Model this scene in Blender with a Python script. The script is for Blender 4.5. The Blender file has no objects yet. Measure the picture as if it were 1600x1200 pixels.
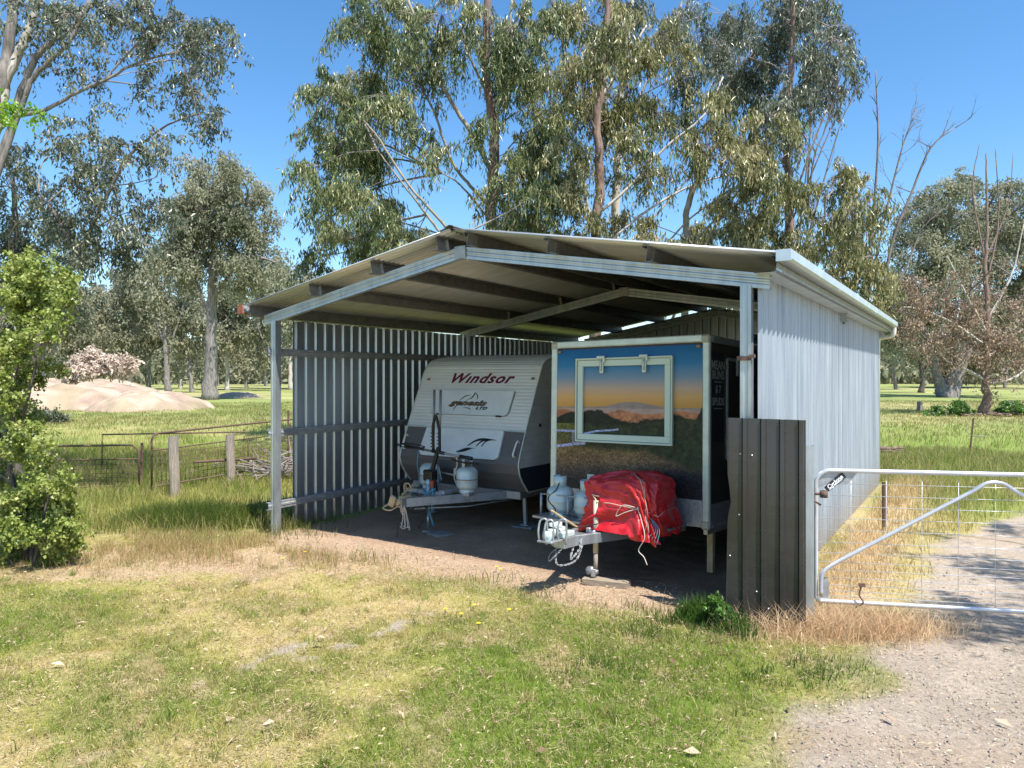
import bpy, math, random
import numpy as np
from mathutils import Vector, Matrix, Euler
R = math.radians
S = bpy.context.scene
COL = S.collection
rng = np.random.default_rng(7)
random.seed(5)

# ---------------------------------------------------------------- camera
F, YH, CH = 1131.0, 588.4, 2.25
cam = bpy.data.objects.new('camera', bpy.data.cameras.new('camera'))
COL.objects.link(cam)
cam.location = (0, 0, CH)
cam.rotation_euler = (R(90), 0, 0)
cam.data.sensor_width = 36
cam.data.lens = F / 1600 * 36
cam.data.shift_y = -(600 - YH) / 1600
cam.data.clip_end = 6000
cam.data.clip_start = 0.05
S.camera = cam

# ---------------------------------------------------------------- light
SUNV = Vector((0.352, -0.452, 1.0)).normalized()
w = bpy.data.worlds.new('World'); S.world = w; w.use_nodes = True
nt = w.node_tree; bg = nt.nodes['Background']
sky = nt.nodes.new('ShaderNodeTexSky'); sky.sky_type = 'NISHITA'; sky.sun_disc = False
sky.sun_elevation = math.asin(SUNV.z); sky.sun_rotation = math.atan2(SUNV.x, SUNV.y)
sky.altitude = 200; sky.air_density = 1.0; sky.dust_density = 0.35; sky.ozone_density = 3.0
hs = nt.nodes.new('ShaderNodeHueSaturation'); hs.inputs['Saturation'].default_value = 1.22; hs.inputs['Hue'].default_value = .4975
nt.links.new(sky.outputs[0], hs.inputs['Color']); nt.links.new(hs.outputs[0], bg.inputs[0]); bg.inputs[1].default_value = 0.133
sun = bpy.data.lights.new('sun', 'SUN'); sun.energy = 5.0; sun.angle = R(0.53); sun.color = (1, 0.945, 0.87)
so = bpy.data.objects.new('sun', sun); COL.objects.link(so); so.rotation_euler = SUNV.to_track_quat('Z', 'Y').to_euler()
S.view_settings.view_transform = 'Standard'; S.view_settings.look = 'None'
S.view_settings.exposure = 0.80; S.view_settings.gamma = 1
S.cycles.max_bounces = 8; S.cycles.transparent_max_bounces = 4
S.cycles.use_adaptive_sampling = True

# ---------------------------------------------------------------- materials
def mat(name, col=(.5, .5, .5), rough=.6, metal=0, spec=.5):
    m = bpy.data.materials.new(name); m.use_nodes = True
    b = m.node_tree.nodes['Principled BSDF']
    b.inputs['Base Color'].default_value = (*col, 1); b.inputs['Roughness'].default_value = rough
    b.inputs['Metallic'].default_value = metal; b.inputs['Specular IOR Level'].default_value = spec
    return m
def N(m, t, **k):
    n = m.node_tree.nodes.new(t)
    for a, v in k.items(): setattr(n, a, v)
    return n
def bsdf(m): return m.node_tree.nodes['Principled BSDF']
def noisy(name, c1, c2, rough=.6, metal=0, scale=5, spec=.5, stretch=(1, 1, 1), bump=0, lo=.35, hi=.65, detail=6, rvar=0, bscale=None):
    m = mat(name, c1, rough, metal, spec); L = m.node_tree.links.new
    tc = N(m, 'ShaderNodeTexCoord'); mp = N(m, 'ShaderNodeMapping'); mp.inputs['Scale'].default_value = stretch
    L(tc.outputs['Object'], mp.inputs[0])
    nz = N(m, 'ShaderNodeTexNoise'); nz.inputs['Scale'].default_value = scale; nz.inputs['Detail'].default_value = detail; nz.inputs['Roughness'].default_value = .65
    L(mp.outputs[0], nz.inputs[0])
    cr = N(m, 'ShaderNodeValToRGB'); cr.color_ramp.elements[0].position = lo; cr.color_ramp.elements[1].position = hi
    cr.color_ramp.elements[0].color = (*c1, 1); cr.color_ramp.elements[1].color = (*c2, 1)
    L(nz.outputs[0], cr.inputs[0]); L(cr.outputs[0], bsdf(m).inputs['Base Color'])
    if rvar:
        mr = N(m, 'ShaderNodeMapRange'); mr.inputs[3].default_value = rough - rvar; mr.inputs[4].default_value = rough + rvar
        mr.inputs[1].default_value = .3; mr.inputs[2].default_value = .7
        L(nz.outputs[0], mr.inputs[0]); L(mr.outputs[0], bsdf(m).inputs['Roughness'])
    if bump:
        b = N(m, 'ShaderNodeBump'); b.inputs['Strength'].default_value = bump; b.inputs['Distance'].default_value = .02
        if bscale:
            n2 = N(m, 'ShaderNodeTexNoise'); n2.inputs['Scale'].default_value = bscale; n2.inputs['Detail'].default_value = 4
            L(mp.outputs[0], n2.inputs[0]); L(n2.outputs[0], b.inputs['Height'])
        else: L(nz.outputs[0], b.inputs['Height'])
        L(b.outputs[0], bsdf(m).inputs['Normal'])
    return m
def leafmat(name, c1, c2, c3, trans=.22, rough=.36):
    m = mat(name, c1, rough); L = m.node_tree.links.new
    at = N(m, 'ShaderNodeAttribute', attribute_name='rnd')
    cr = N(m, 'ShaderNodeValToRGB'); e = cr.color_ramp.elements
    e[0].color = (*c1, 1); e[1].color = (*c3, 1); x = e.new(.55); x.color = (*c2, 1)
    L(at.outputs['Fac'], cr.inputs[0]); L(cr.outputs[0], bsdf(m).inputs['Base Color'])
    tr = N(m, 'ShaderNodeBsdfTranslucent'); L(cr.outputs[0], tr.inputs[0])
    mx = N(m, 'ShaderNodeMixShader'); mx.inputs[0].default_value = trans
    out = m.node_tree.nodes['Material Output']
    L(bsdf(m).outputs[0], mx.inputs[1]); L(tr.outputs[0], mx.inputs[2]); L(mx.outputs[0], out.inputs[0])
    return m
def vcmat(name, rough=.9, fine=None, bump=0, fscale=60, trans=0, spec=.2, fine2=None):
    m = mat(name, (.5, .5, .5), rough, 0, spec); L = m.node_tree.links.new
    at = N(m, 'ShaderNodeAttribute', attribute_name='gc'); src = at.outputs['Color']
    if fine:
        geo = N(m, 'ShaderNodeNewGeometry')
        nz = N(m, 'ShaderNodeTexNoise'); nz.inputs['Scale'].default_value = fscale; nz.inputs['Detail'].default_value = 8; nz.inputs['Roughness'].default_value = .8
        L(geo.outputs['Position'], nz.inputs[0])
        mr = N(m, 'ShaderNodeMapRange'); mr.inputs[1].default_value = .3; mr.inputs[2].default_value = .7
        mr.inputs[3].default_value = 1 - fine; mr.inputs[4].default_value = 1 + fine
        L(nz.outputs[0], mr.inputs[0])
        mu = N(m, 'ShaderNodeVectorMath', operation='SCALE'); L(src, mu.inputs[0]); L(mr.outputs[0], mu.inputs['Scale']); src = mu.outputs[0]
        if fine2:
            vo = N(m, 'ShaderNodeTexVoronoi'); vo.inputs['Scale'].default_value = 45; L(geo.outputs['Position'], vo.inputs[0])
            m3 = N(m, 'ShaderNodeMapRange'); m3.inputs[1].default_value = 0; m3.inputs[2].default_value = 1; m3.inputs[3].default_value = 1 - fine2; m3.inputs[4].default_value = 1 + fine2
            sp = N(m, 'ShaderNodeSeparateColor'); L(vo.outputs['Color'], sp.inputs[0]); L(sp.outputs[0], m3.inputs[0])
            mu2 = N(m, 'ShaderNodeVectorMath', operation='SCALE'); L(src, mu2.inputs[0]); L(m3.outputs[0], mu2.inputs['Scale']); src = mu2.outputs[0]
        if bump:
            b = N(m, 'ShaderNodeBump'); b.inputs['Strength'].default_value = bump; b.inputs['Distance'].default_value = .03
            L(nz.outputs[0], b.inputs['Height']); L(b.outputs[0], bsdf(m).inputs['Normal'])
    L(src, bsdf(m).inputs['Base Color'])
    if trans:
        tr = N(m, 'ShaderNodeBsdfTranslucent'); L(src, tr.inputs[0])
        mx = N(m, 'ShaderNodeMixShader'); mx.inputs[0].default_value = trans
        L(bsdf(m).outputs[0], mx.inputs[1]); L(tr.outputs[0], mx.inputs[2]); L(mx.outputs[0], m.node_tree.nodes['Material Output'].inputs[0])
    return m

M = {}
M['galv'] = noisy('galvanised steel', (.36, .40, .43), (.52, .57, .60), .42, .75, 9, stretch=(1, 1, .25), rvar=.1)
M['galvdull'] = noisy('dull galvanised steel', (.30, .32, .33), (.44, .46, .47), .5, .6, 14, rvar=.1)
M['purlin'] = noisy('purlin steel', (.20, .20, .195), (.30, .29, .27), .5, .6, 8)
M['wallin'] = noisy('zincalume wall sheet', (.33, .375, .41), (.46, .51, .55), .33, .8, 3, stretch=(4, 4, .2), rvar=.06)
M['wallout'] = noisy('weathered zincalume wall sheet', (.27, .315, .36), (.45, .505, .55), .46, .4, 2.5, stretch=(5, 5, .15), rvar=.08)
M['roof'] = noisy('roof sheet underside', (.50, .51, .52), (.62, .63, .64), .36, .4, 2, stretch=(.3, 3, 3))
def splash(m, h=.55, col=(.36, .27, .19)):
    L = m.node_tree.links.new; bc = bsdf(m).inputs['Base Color']; src = bc.links[0].from_socket; tc = N(m, 'ShaderNodeTexCoord'); sx_ = N(m, 'ShaderNodeSeparateXYZ'); L(tc.outputs['Object'], sx_.inputs[0])
    nz = N(m, 'ShaderNodeTexNoise'); nz.inputs['Scale'].default_value = 7; nz.inputs['Detail'].default_value = 7; L(tc.outputs['Object'], nz.inputs[0])
    mr = N(m, 'ShaderNodeMapRange'); mr.inputs[1].default_value = 0; mr.inputs[2].default_value = h; mr.inputs[3].default_value = 1; mr.inputs[4].default_value = 0; L(sx_.outputs[2], mr.inputs[0])
    mu = N(m, 'ShaderNodeMath', operation='MULTIPLY'); L(mr.outputs[0], mu.inputs[0]); L(nz.outputs[0], mu.inputs[1])
    mx = N(m, 'ShaderNodeMix', data_type='RGBA'); L(mu.outputs[0], mx.inputs[0]); L(src, mx.inputs[6]); mx.inputs[7].default_value = (*col, 1); L(mx.outputs[2], bc)
splash(M['wallout']); splash(M['wallin'], .4)
M['gutter'] = noisy('gutter steel', (.50, .56, .60), (.64, .70, .73), .38, .55, 4)
M['rustred'] = noisy('rusty red paint', (.26, .06, .035), (.38, .16, .09), .7, 0, 12)
M['rust'] = noisy('rusted steel', (.10, .060, .045), (.19, .12, .09), .8, .2, 25)
M['white'] = noisy('white gelcoat', (.62, .66, .66), (.72, .76, .75), .3, 0, 3)
M['clad'] = noisy('caravan aluminium cladding', (.62, .63, .60), (.74, .75, .71), .42, 0, 1.5, stretch=(.6, 2, 2))
M['cladtop'] = M['clad']
M['greycomp'] = noisy('charcoal checker panel', (.105, .10, .095), (.14, .13, .125), .5, .1, 60)
M['darkband'] = mat('dark side panel', (.035, .04, .055), .4)
M['maroon'] = mat('maroon lettering', (.12, .010, .028), .4)
M['gold'] = mat('gold lettering', (.28, .19, .07), .4)
M['black'] = mat('black plastic', (.012, .012, .013), .45)
M['blackmetal'] = mat('black metal', (.018, .018, .019), .35, .3)
M['alu'] = noisy('aluminium trim', (.52, .56, .50), (.66, .70, .62), .4, .35, 6)
M['alucap'] = noisy('corner cap', (.40, .38, .28), (.5, .48, .38), .6, .1, 20)
M['cream'] = mat('hatch frame powder coat', (.58, .66, .55), .45)
M['checker'] = noisy('aluminium tread plate', (.30, .30, .32), (.42, .42, .44), .42, .7, 40, bump=.4)
M['darkwood'] = noisy('dark printed timber boards', (.030, .018, .014), (.065, .040, .032), .5, 0, 6, stretch=(8, 8, .6))
M['chalk'] = mat('chalkboard', (.012, .012, .014), .7)
M['chalkw'] = mat('chalk lettering', (.33, .33, .32), .8)
M['gas'] = noisy('gas cylinder enamel', (.46, .56, .56), (.58, .66, .64), .4, .15, 5)
M['gasrust'] = noisy('rusty scuff', (.20, .11, .06), (.30, .24, .18), .8, 0, 30)
M['tarp'] = noisy('red vinyl tarp', (.42, .008, .014), (.62, .03, .035), .36, 0, 5, bump=.45, bscale=16, rvar=.12)
M['rope'] = noisy('rope', (.50, .44, .36), (.62, .57, .50), .8, 0, 60)
M['tan'] = noisy('faded yellow painted steel', (.42, .31, .17), (.55, .44, .28), .6, .2, 18)
M['blueblk'] = mat('blue rope', (.10, .28, .36), .7)
M['orange'] = mat('orange plastic', (.55, .10, .03), .5)
M['amber'] = mat('amber lens', (.5, .13, .02), .3)
M['timber'] = noisy('grey weathered timber', (.20, .17, .14), (.36, .31, .26), .9, 0, 10, stretch=(4, 4, .5), bump=.5)
M['timberw'] = noisy('timber block', (.20, .16, .11), (.34, .28, .21), .9, 0, 10, stretch=(.6, 5, 5), bump=.3)
M['concrete'] = noisy('concrete', (.18, .17, .16), (.30, .28, .26), .95, 0, 10, bump=.4)
M['brown'] = noisy('brown steel sheet', (.048, .045, .045), (.066, .062, .061), .26, .45, 1.6, rvar=.08)
M['screw'] = mat('screw heads', (.7, .7, .68), .4, .5)
M['gatetube'] = noisy('galvanised gate tube', (.50, .52, .55), (.62, .64, .66), .35, .5, 6)
M['wire'] = mat('bright wire', (.62, .63, .64), .4, .4)
M['signblk'] = mat('black sign', (.012, .012, .018), .4)
M['signwht'] = mat('white sign lettering', (.85, .85, .85), .5)
M['pvc'] = mat('white pvc', (.78, .76, .70), .4)
M['tyre'] = noisy('tyre rubber', (.02, .02, .02), (.035, .033, .03), .85, 0, 20)
M['rim'] = mat('wheel rim', (.30, .30, .31), .45, .6)
M['barkred'] = noisy('fibrous red brown bark', (.13, .075, .055), (.30, .22, .18), .95, 0, 6, stretch=(3, 3, .35), bump=.8)
M['barkgrey'] = noisy('grey bark', (.10, .09, .085), (.30, .275, .25), .95, 0, 4, stretch=(2.5, 2.5, .4), bump=.8)
M['barkpale'] = noisy('pale smooth bark', (.34, .30, .26), (.58, .55, .50), .8, 0, 3, stretch=(2, 2, .5), bump=.3)
M['barkolive'] = noisy('olive smooth bark', (.20, .17, .12), (.34, .30, .23), .8, 0, 4, stretch=(2, 2, .5), bump=.3)
M['barkdark'] = noisy('dark bark', (.05, .042, .038), (.16, .13, .115), .95, 0, 4, stretch=(3, 3, .4), bump=.8)
M['twig'] = noisy('twig bark', (.17, .14, .125), (.33, .29, .27), .9, 0, 3)
M['twigdead'] = noisy('dead twig', (.10, .085, .08), (.24, .21, .19), .9, 0, 2)
M['leafgum'] = leafmat('gum leaves', (.06, .09, .028), (.15, .19, .065), (.42, .40, .20))
M['leafgum2'] = leafmat('golden gum leaves', (.08, .10, .03), (.22, .225, .08), (.48, .42, .22))
M['leafgrey'] = leafmat('grey green gum leaves', (.055, .072, .042), (.12, .145, .085), (.34, .35, .26))
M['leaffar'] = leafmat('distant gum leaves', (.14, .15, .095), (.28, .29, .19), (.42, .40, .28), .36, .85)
M['leafbush'] = leafmat('lime shrub leaves', (.12, .17, .025), (.30, .37, .08), (.46, .49, .17), .35, .4)
M['leafbright'] = leafmat('bright green leaves', (.12, .26, .015), (.22, .42, .03), (.36, .5, .08), .4)
M['leafdead'] = leafmat('dead brown leaves', (.15, .10, .065), (.29, .20, .135), (.48, .37, .27), .2, .8)
M['leaftan'] = leafmat('dead tan foliage', (.40, .31, .24), (.58, .47, .38), (.72, .6, .5), .2, .9)
M['weed'] = leafmat('weed leaves', (.05, .11, .02), (.09, .19, .035), (.16, .28, .05), .3)
M['ground'] = vcmat('paddock ground', .95, .45, .7, 60, fine2=.16)
M['gravel'] = vcmat('gravel', .95, .40, .8, 95, fine2=.16)
M['blade'] = vcmat('grass blades', .6, trans=.42)
M['litter'] = vcmat('leaf litter', .8)
M['mural'] = vcmat('printed mural', .45, spec=.3)
M['yellow'] = mat('yellow petals', (.85, .62, .01), .6)

# ---------------------------------------------------------------- mesh helpers
class MB:
    def __init__(s): s.v = []; s.f = []; s.m = []; s.sm = []
    def add(s, vs, fs, mi=0, sm=False):
        o = len(s.v); s.v.extend([tuple(p) for p in vs]); s.f.extend([tuple(i + o for i in f) for f in fs])
        s.m.extend([mi] * len(fs)); s.sm.extend([sm] * len(fs)); return s
    def box(s, c, d, rot=None, mi=0, bev=0):
        hx, hy, hz = d[0] / 2, d[1] / 2, d[2] / 2
        b = min(bev, hx * .9, hy * .9, hz * .9)
        if b > 0:
            vs = []; 
            for sx in (-1, 1):
                for sy in (-1, 1):
                    for sz in (-1, 1):
                        vs += [(sx * hx, sy * (hy - b), sz * (hz - b)), (sx * (hx - b), sy * hy, sz * (hz - b)), (sx * (hx - b), sy * (hy - b), sz * hz)]
            def I(sx, sy, sz, k): return ((sx > 0) * 4 + (sy > 0) * 2 + (sz > 0)) * 3 + k
            fs = []
            for q in (-1, 1):
                fs.append([I(q, -1, -1, 0), I(q, 1, -1, 0), I(q, 1, 1, 0), I(q, -1, 1, 0)][::q])
                fs.append([I(-1, q, -1, 1), I(-1, q, 1, 1), I(1, q, 1, 1), I(1, q, -1, 1)][::q])
                fs.append([I(-1, -1, q, 2), I(1, -1, q, 2), I(1, 1, q, 2), I(-1, 1, q, 2)][::q])
            for a in (-1, 1):
                for c2 in (-1, 1):
                    fs.append([I(a, c2, -1, 0), I(a, c2, 1, 0), I(a, c2, 1, 1), I(a, c2, -1, 1)])
                    fs.append([I(a, -1, c2, 0), I(a, 1, c2, 0), I(a, 1, c2, 2), I(a, -1, c2, 2)])
                    fs.append([I(-1, a, c2, 1), I(1, a, c2, 1), I(1, a, c2, 2), I(-1, a, c2, 2)])
                    for e in (-1, 1): fs.append([I(a, c2, e, 0), I(a, c2, e, 1), I(a, c2, e, 2)])
        else:
            vs = [(x * hx, y * hy, z * hz) for x in (-1, 1) for y in (-1, 1) for z in (-1, 1)]
            fs = [(0, 1, 3, 2), (4, 6, 7, 5), (0, 4, 5, 1), (2, 3, 7, 6), (0, 2, 6, 4), (1, 5, 7, 3)]
        m = Matrix.Translation(c)
        if rot is not None: m = m @ (Euler(rot).to_matrix().to_4x4() if not isinstance(rot, Matrix) else rot)
        return s.add([m @ Vector(v) for v in vs], fs, mi)
    def beam(s, a, b, wd, ht, mi=0, up=(0, 0, 1), bev=.003):
        a = Vector(a); b = Vector(b); d = (b - a); L = d.length; x = d.normalized(); u = Vector(up)
        y = u.cross(x).normalized(); z = x.cross(y)
        m = Matrix((x, y, z)).transposed().to_4x4()
        return s.box((a + b) / 2, (L, wd, ht), m, mi, bev)
    def tube(s, pts, r, n=8, mi=0, cap=True, sm=True, closed=False):
        P = [Vector(p) for p in pts]; k = len(P); rr = r if hasattr(r, '__len__') else [r] * k
        vs = []; prev = None
        for i in range(k):
            if closed: t = (P[(i + 1) % k] - P[i - 1])
            else: t = (P[min(i + 1, k - 1)] - P[max(i - 1, 0)])
            t = t.normalized() if t.length > 1e-9 else Vector((0, 0, 1))
            if prev is None:
                a = Vector((0, 0, 1)) if abs(t.z) < .9 else Vector((1, 0, 0)); x = t.cross(a).normalized()
            else:
                x = (prev - t * prev.dot(t))
                x = x.normalized() if x.length > 1e-6 else t.orthogonal().normalized()
            prev = x; y = t.cross(x)
            for j in range(n):
                an = 2 * math.pi * j / n; vs.append(P[i] + (x * math.cos(an) + y * math.sin(an)) * rr[i])
        fs = []
        for i in range(k if closed else k - 1):
            i2 = (i + 1) % k
            for j in range(n): fs.append((i * n + j, i * n + (j + 1) % n, i2 * n + (j + 1) % n, i2 * n + j))
        if cap and not closed: fs.append(tuple(range(n))[::-1]); fs.append(tuple((k - 1) * n + j for j in range(n)))
        return s.add(vs, fs, mi, sm)
    def lathe(s, prof, c=(0, 0, 0), n=24, mi=0, rot=None, sm=True):
        m = Matrix.Translation(c)
        if rot is not None: m = m @ Euler(rot).to_matrix().to_4x4()
        vs = [m @ Vector((r * math.cos(2 * math.pi * j / n), r * math.sin(2 * math.pi * j / n), z)) for r, z in prof for j in range(n)]
        fs = [(i * n + j, i * n + (j + 1) % n, (i + 1) * n + (j + 1) % n, (i + 1) * n + j) for i in range(len(prof) - 1) for j in range(n)]
        return s.add(vs, fs, mi, sm)
    def prism(s, poly, ext, mi=0):   # poly: list of 3D points, ext: vector
        k = len(poly); e = Vector(ext); P = [Vector(p) for p in poly]
        vs = P + [p + e for p in P]
        fs = [tuple(range(k))[::-1], tuple(range(k, 2 * k))] + [(i, (i + 1) % k, (i + 1) % k + k, i + k) for i in range(k)]
        return s.add(vs, fs, mi)
    def strip(s, A, B, mi=0, sm=False):
        k = len(A); return s.add(list(A) + list(B), [(i, i + 1, i + 1 + k, i + k) for i in range(k - 1)], mi, sm)
    def build(s, name, mats, parent=None):
        me = bpy.data.meshes.new(name); me.from_pydata(s.v, [], s.f)
        for q in (mats if isinstance(mats, (list, tuple)) else [mats]): me.materials.append(q)
        me.polygons.foreach_set('material_index', s.m); me.polygons.foreach_set('use_smooth', s.sm); me.update()
        o = bpy.data.objects.new(name, me); COL.objects.link(o)
        if parent: o.parent = parent
        return o
def tag(o, label=None, cat=None, group=None, kind=None):
    if label: o['label'] = label
    if cat: o['category'] = cat
    if group: o['group'] = group
    if kind: o['kind'] = kind
    return o
def empty(name, loc=(0, 0, 0), rz=0, label=None, cat=None, group=None):
    o = bpy.data.objects.new(name, None); COL.objects.link(o); o.location = loc; o.rotation_euler = (0, 0, R(rz)); o.empty_display_size = .2
    return tag(o, label, cat, group)
def npmesh(name, V, Fc, mats, col=None, rnd=None, parent=None, smooth=False, mi=None):
    """V (n,3); Fc list of (m,k) int arrays; col per vertex; rnd per face"""
    me = bpy.data.meshes.new(name); V = np.asarray(V, np.float32)
    Fc = [f for f in (Fc if isinstance(Fc, list) else [Fc]) if len(f)]
    me.vertices.add(len(V)); me.vertices.foreach_set('co', V.ravel())
    li = np.concatenate([f.ravel() for f in Fc]).astype(np.int32); sz = np.concatenate([np.full(len(f), f.shape[1]) for f in Fc])
    me.loops.add(len(li)); me.loops.foreach_set('vertex_index', li)
    me.polygons.add(len(sz)); st = np.concatenate([[0], np.cumsum(sz)[:-1]]).astype(np.int32)
    me.polygons.foreach_set('loop_start', st)
    me.update(calc_edges=True)
    me.polygons.foreach_set('use_smooth', np.full(len(sz), smooth))
    if col is not None:
        a = me.attributes.new('gc', 'FLOAT_COLOR', 'POINT'); c = np.ones((len(V), 4), np.float32); c[:, :3] = col; a.data.foreach_set('color', c.ravel())
    if rnd is not None:
        a = me.attributes.new('rnd', 'FLOAT', 'FACE'); a.data.foreach_set('value', np.asarray(rnd, np.float32))
    for q in (mats if isinstance(mats, (list, tuple)) else [mats]): me.materials.append(q)
    if mi is not None: me.polygons.foreach_set('material_index', np.asarray(mi, np.int32))
    o = bpy.data.objects.new(name, me); COL.objects.link(o)
    if parent: o.parent = parent
    return o
def text(s, name, size, m, parent, mtx, ext=.002, off=0, shear=0, space=1.0, sx=1.0):
    c = bpy.data.curves.new(name, 'FONT'); c.body = s; c.size = size; c.extrude = ext; c.offset = off; c.shear = shear
    c.space_character = space; c.resolution_u = 3; c.align_x = 'CENTER'; c.align_y = 'CENTER'
    t = bpy.data.objects.new('tmp', c); me = bpy.data.meshes.new_from_object(t); me.name = name
    bpy.data.objects.remove(t); bpy.data.curves.remove(c)
    me.materials.clear(); me.materials.append(m); me.transform(mtx @ Matrix.Diagonal((sx, 1, 1, 1)))
    o = bpy.data.objects.new(name, me); COL.objects.link(o); o.parent = parent
    return o
def bez(P, n=24):
    """Catmull-Rom through points"""
    P = [Vector(p) for p in P]; Q = [P[0] * 2 - P[1]] + P + [P[-1] * 2 - P[-2]]; out = []
    seg = len(P) - 1; k = max(2, n // seg)
    for i in range(seg):
        a, b, c, d = Q[i:i + 4]
        for j in range(k):
            t = j / k
            out.append(.5 * ((2 * b) + (c - a) * t + (2 * a - 5 * b + 4 * c - d) * t * t + (3 * b - a - 3 * c + d) * t ** 3))
    out.append(P[-1]); return out
def P3(px, py, Y): return Vector(((px - 800) / F * Y, Y, CH - (py - YH) / F * Y))

# ---------------------------------------------------------------- noise
LAT = rng.random((256, 256))
def vn(x, y):
    xi = np.floor(x).astype(int); yi = np.floor(y).astype(int); fx = x - xi; fy = y - yi
    fx = fx * fx * (3 - 2 * fx); fy = fy * fy * (3 - 2 * fy)
    g = lambda a, b: LAT[a & 255, b & 255]
    return (g(xi, yi) * (1 - fx) + g(xi + 1, yi) * fx) * (1 - fy) + (g(xi, yi + 1) * (1 - fx) + g(xi + 1, yi + 1) * fx) * fy
def fbm(x, y, o=4, sd=0):
    r = 0; a = .5; t = 0
    for i in range(o): r = r + a * vn(x + 17.3 * i + sd * 31.7, y - 9.1 * i + sd * 11.3); t += a; a *= .5; x = x * 2.03; y = y * 2.03
    return r / t
def ss(a, b, x): t = np.clip((x - a) / (b - a), 0, 1); return t * t * (3 - 2 * t)

# shed frame
SO = np.array([-3.373, 10.342]); SA = R(32.67); SU = np.array([math.cos(SA), -math.sin(SA)]); SV = np.array([math.sin(SA), math.cos(SA)])
def uv(x, y): dx = x - SO[0]; dy = y - SO[1]; return dx * SU[0] + dy * SU[1], dx * SV[0] + dy * SV[1]
DRV = np.array([(1.15, 3.2), (1.4, 4.16), (2.0, 4.75), (2.42, 5.18), (2.80, 5.9), (3.55, 6.6), (4.1, 7.4), (4.63, 8.2), (6.0, 9.9), (7.6, 11.2), (9.5, 12.6), (12, 14), (16, 15.5), (26, 18), (60, 22)])
def drv_d(x, y):
    """positive inside the driveway"""
    xb = np.interp(y, DRV[:, 1], DRV[:, 0]); far = np.interp(y, [3, 9, 12, 16, 22], [60, 60, 60, 60, 60])
    d = (x - xb + .05) * .8
    rt = np.interp(y, [2, 6, 8, 10, 13, 16, 22], [99, 99, 99, 99, 14, 22, 66]) - x
    return np.minimum(d, rt) + (fbm(x * 1.6, y * 1.6, 3, 5) - .5) * .7
def shed_d(x, y):
    u, v = uv(x, y); wob = (fbm(x * 1.2, y * 1.2, 3, 8) - .5) * .5
    return np.minimum(np.minimum(u + .05, 6.66 - u), np.minimum(v + .12 + wob, 9.9 - v))
def height(x, y):
    h = (fbm(x * .5, y * .5, 3, 2) - .5) * .05
    far = ss(14, 40, y); h = h * (1 - .0 * far) + far * (fbm(x * .06, y * .06, 3, 4) - .5) * .35
    d = shed_d(x, y); h = h * (1 - ss(-.8, .1, d))
    u, v = uv(x, y); h = h + ss(5, 10, v) * ss(6.7, 7.4, u) * .12 * (1 - ss(12, 20, v))
    return h
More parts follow.
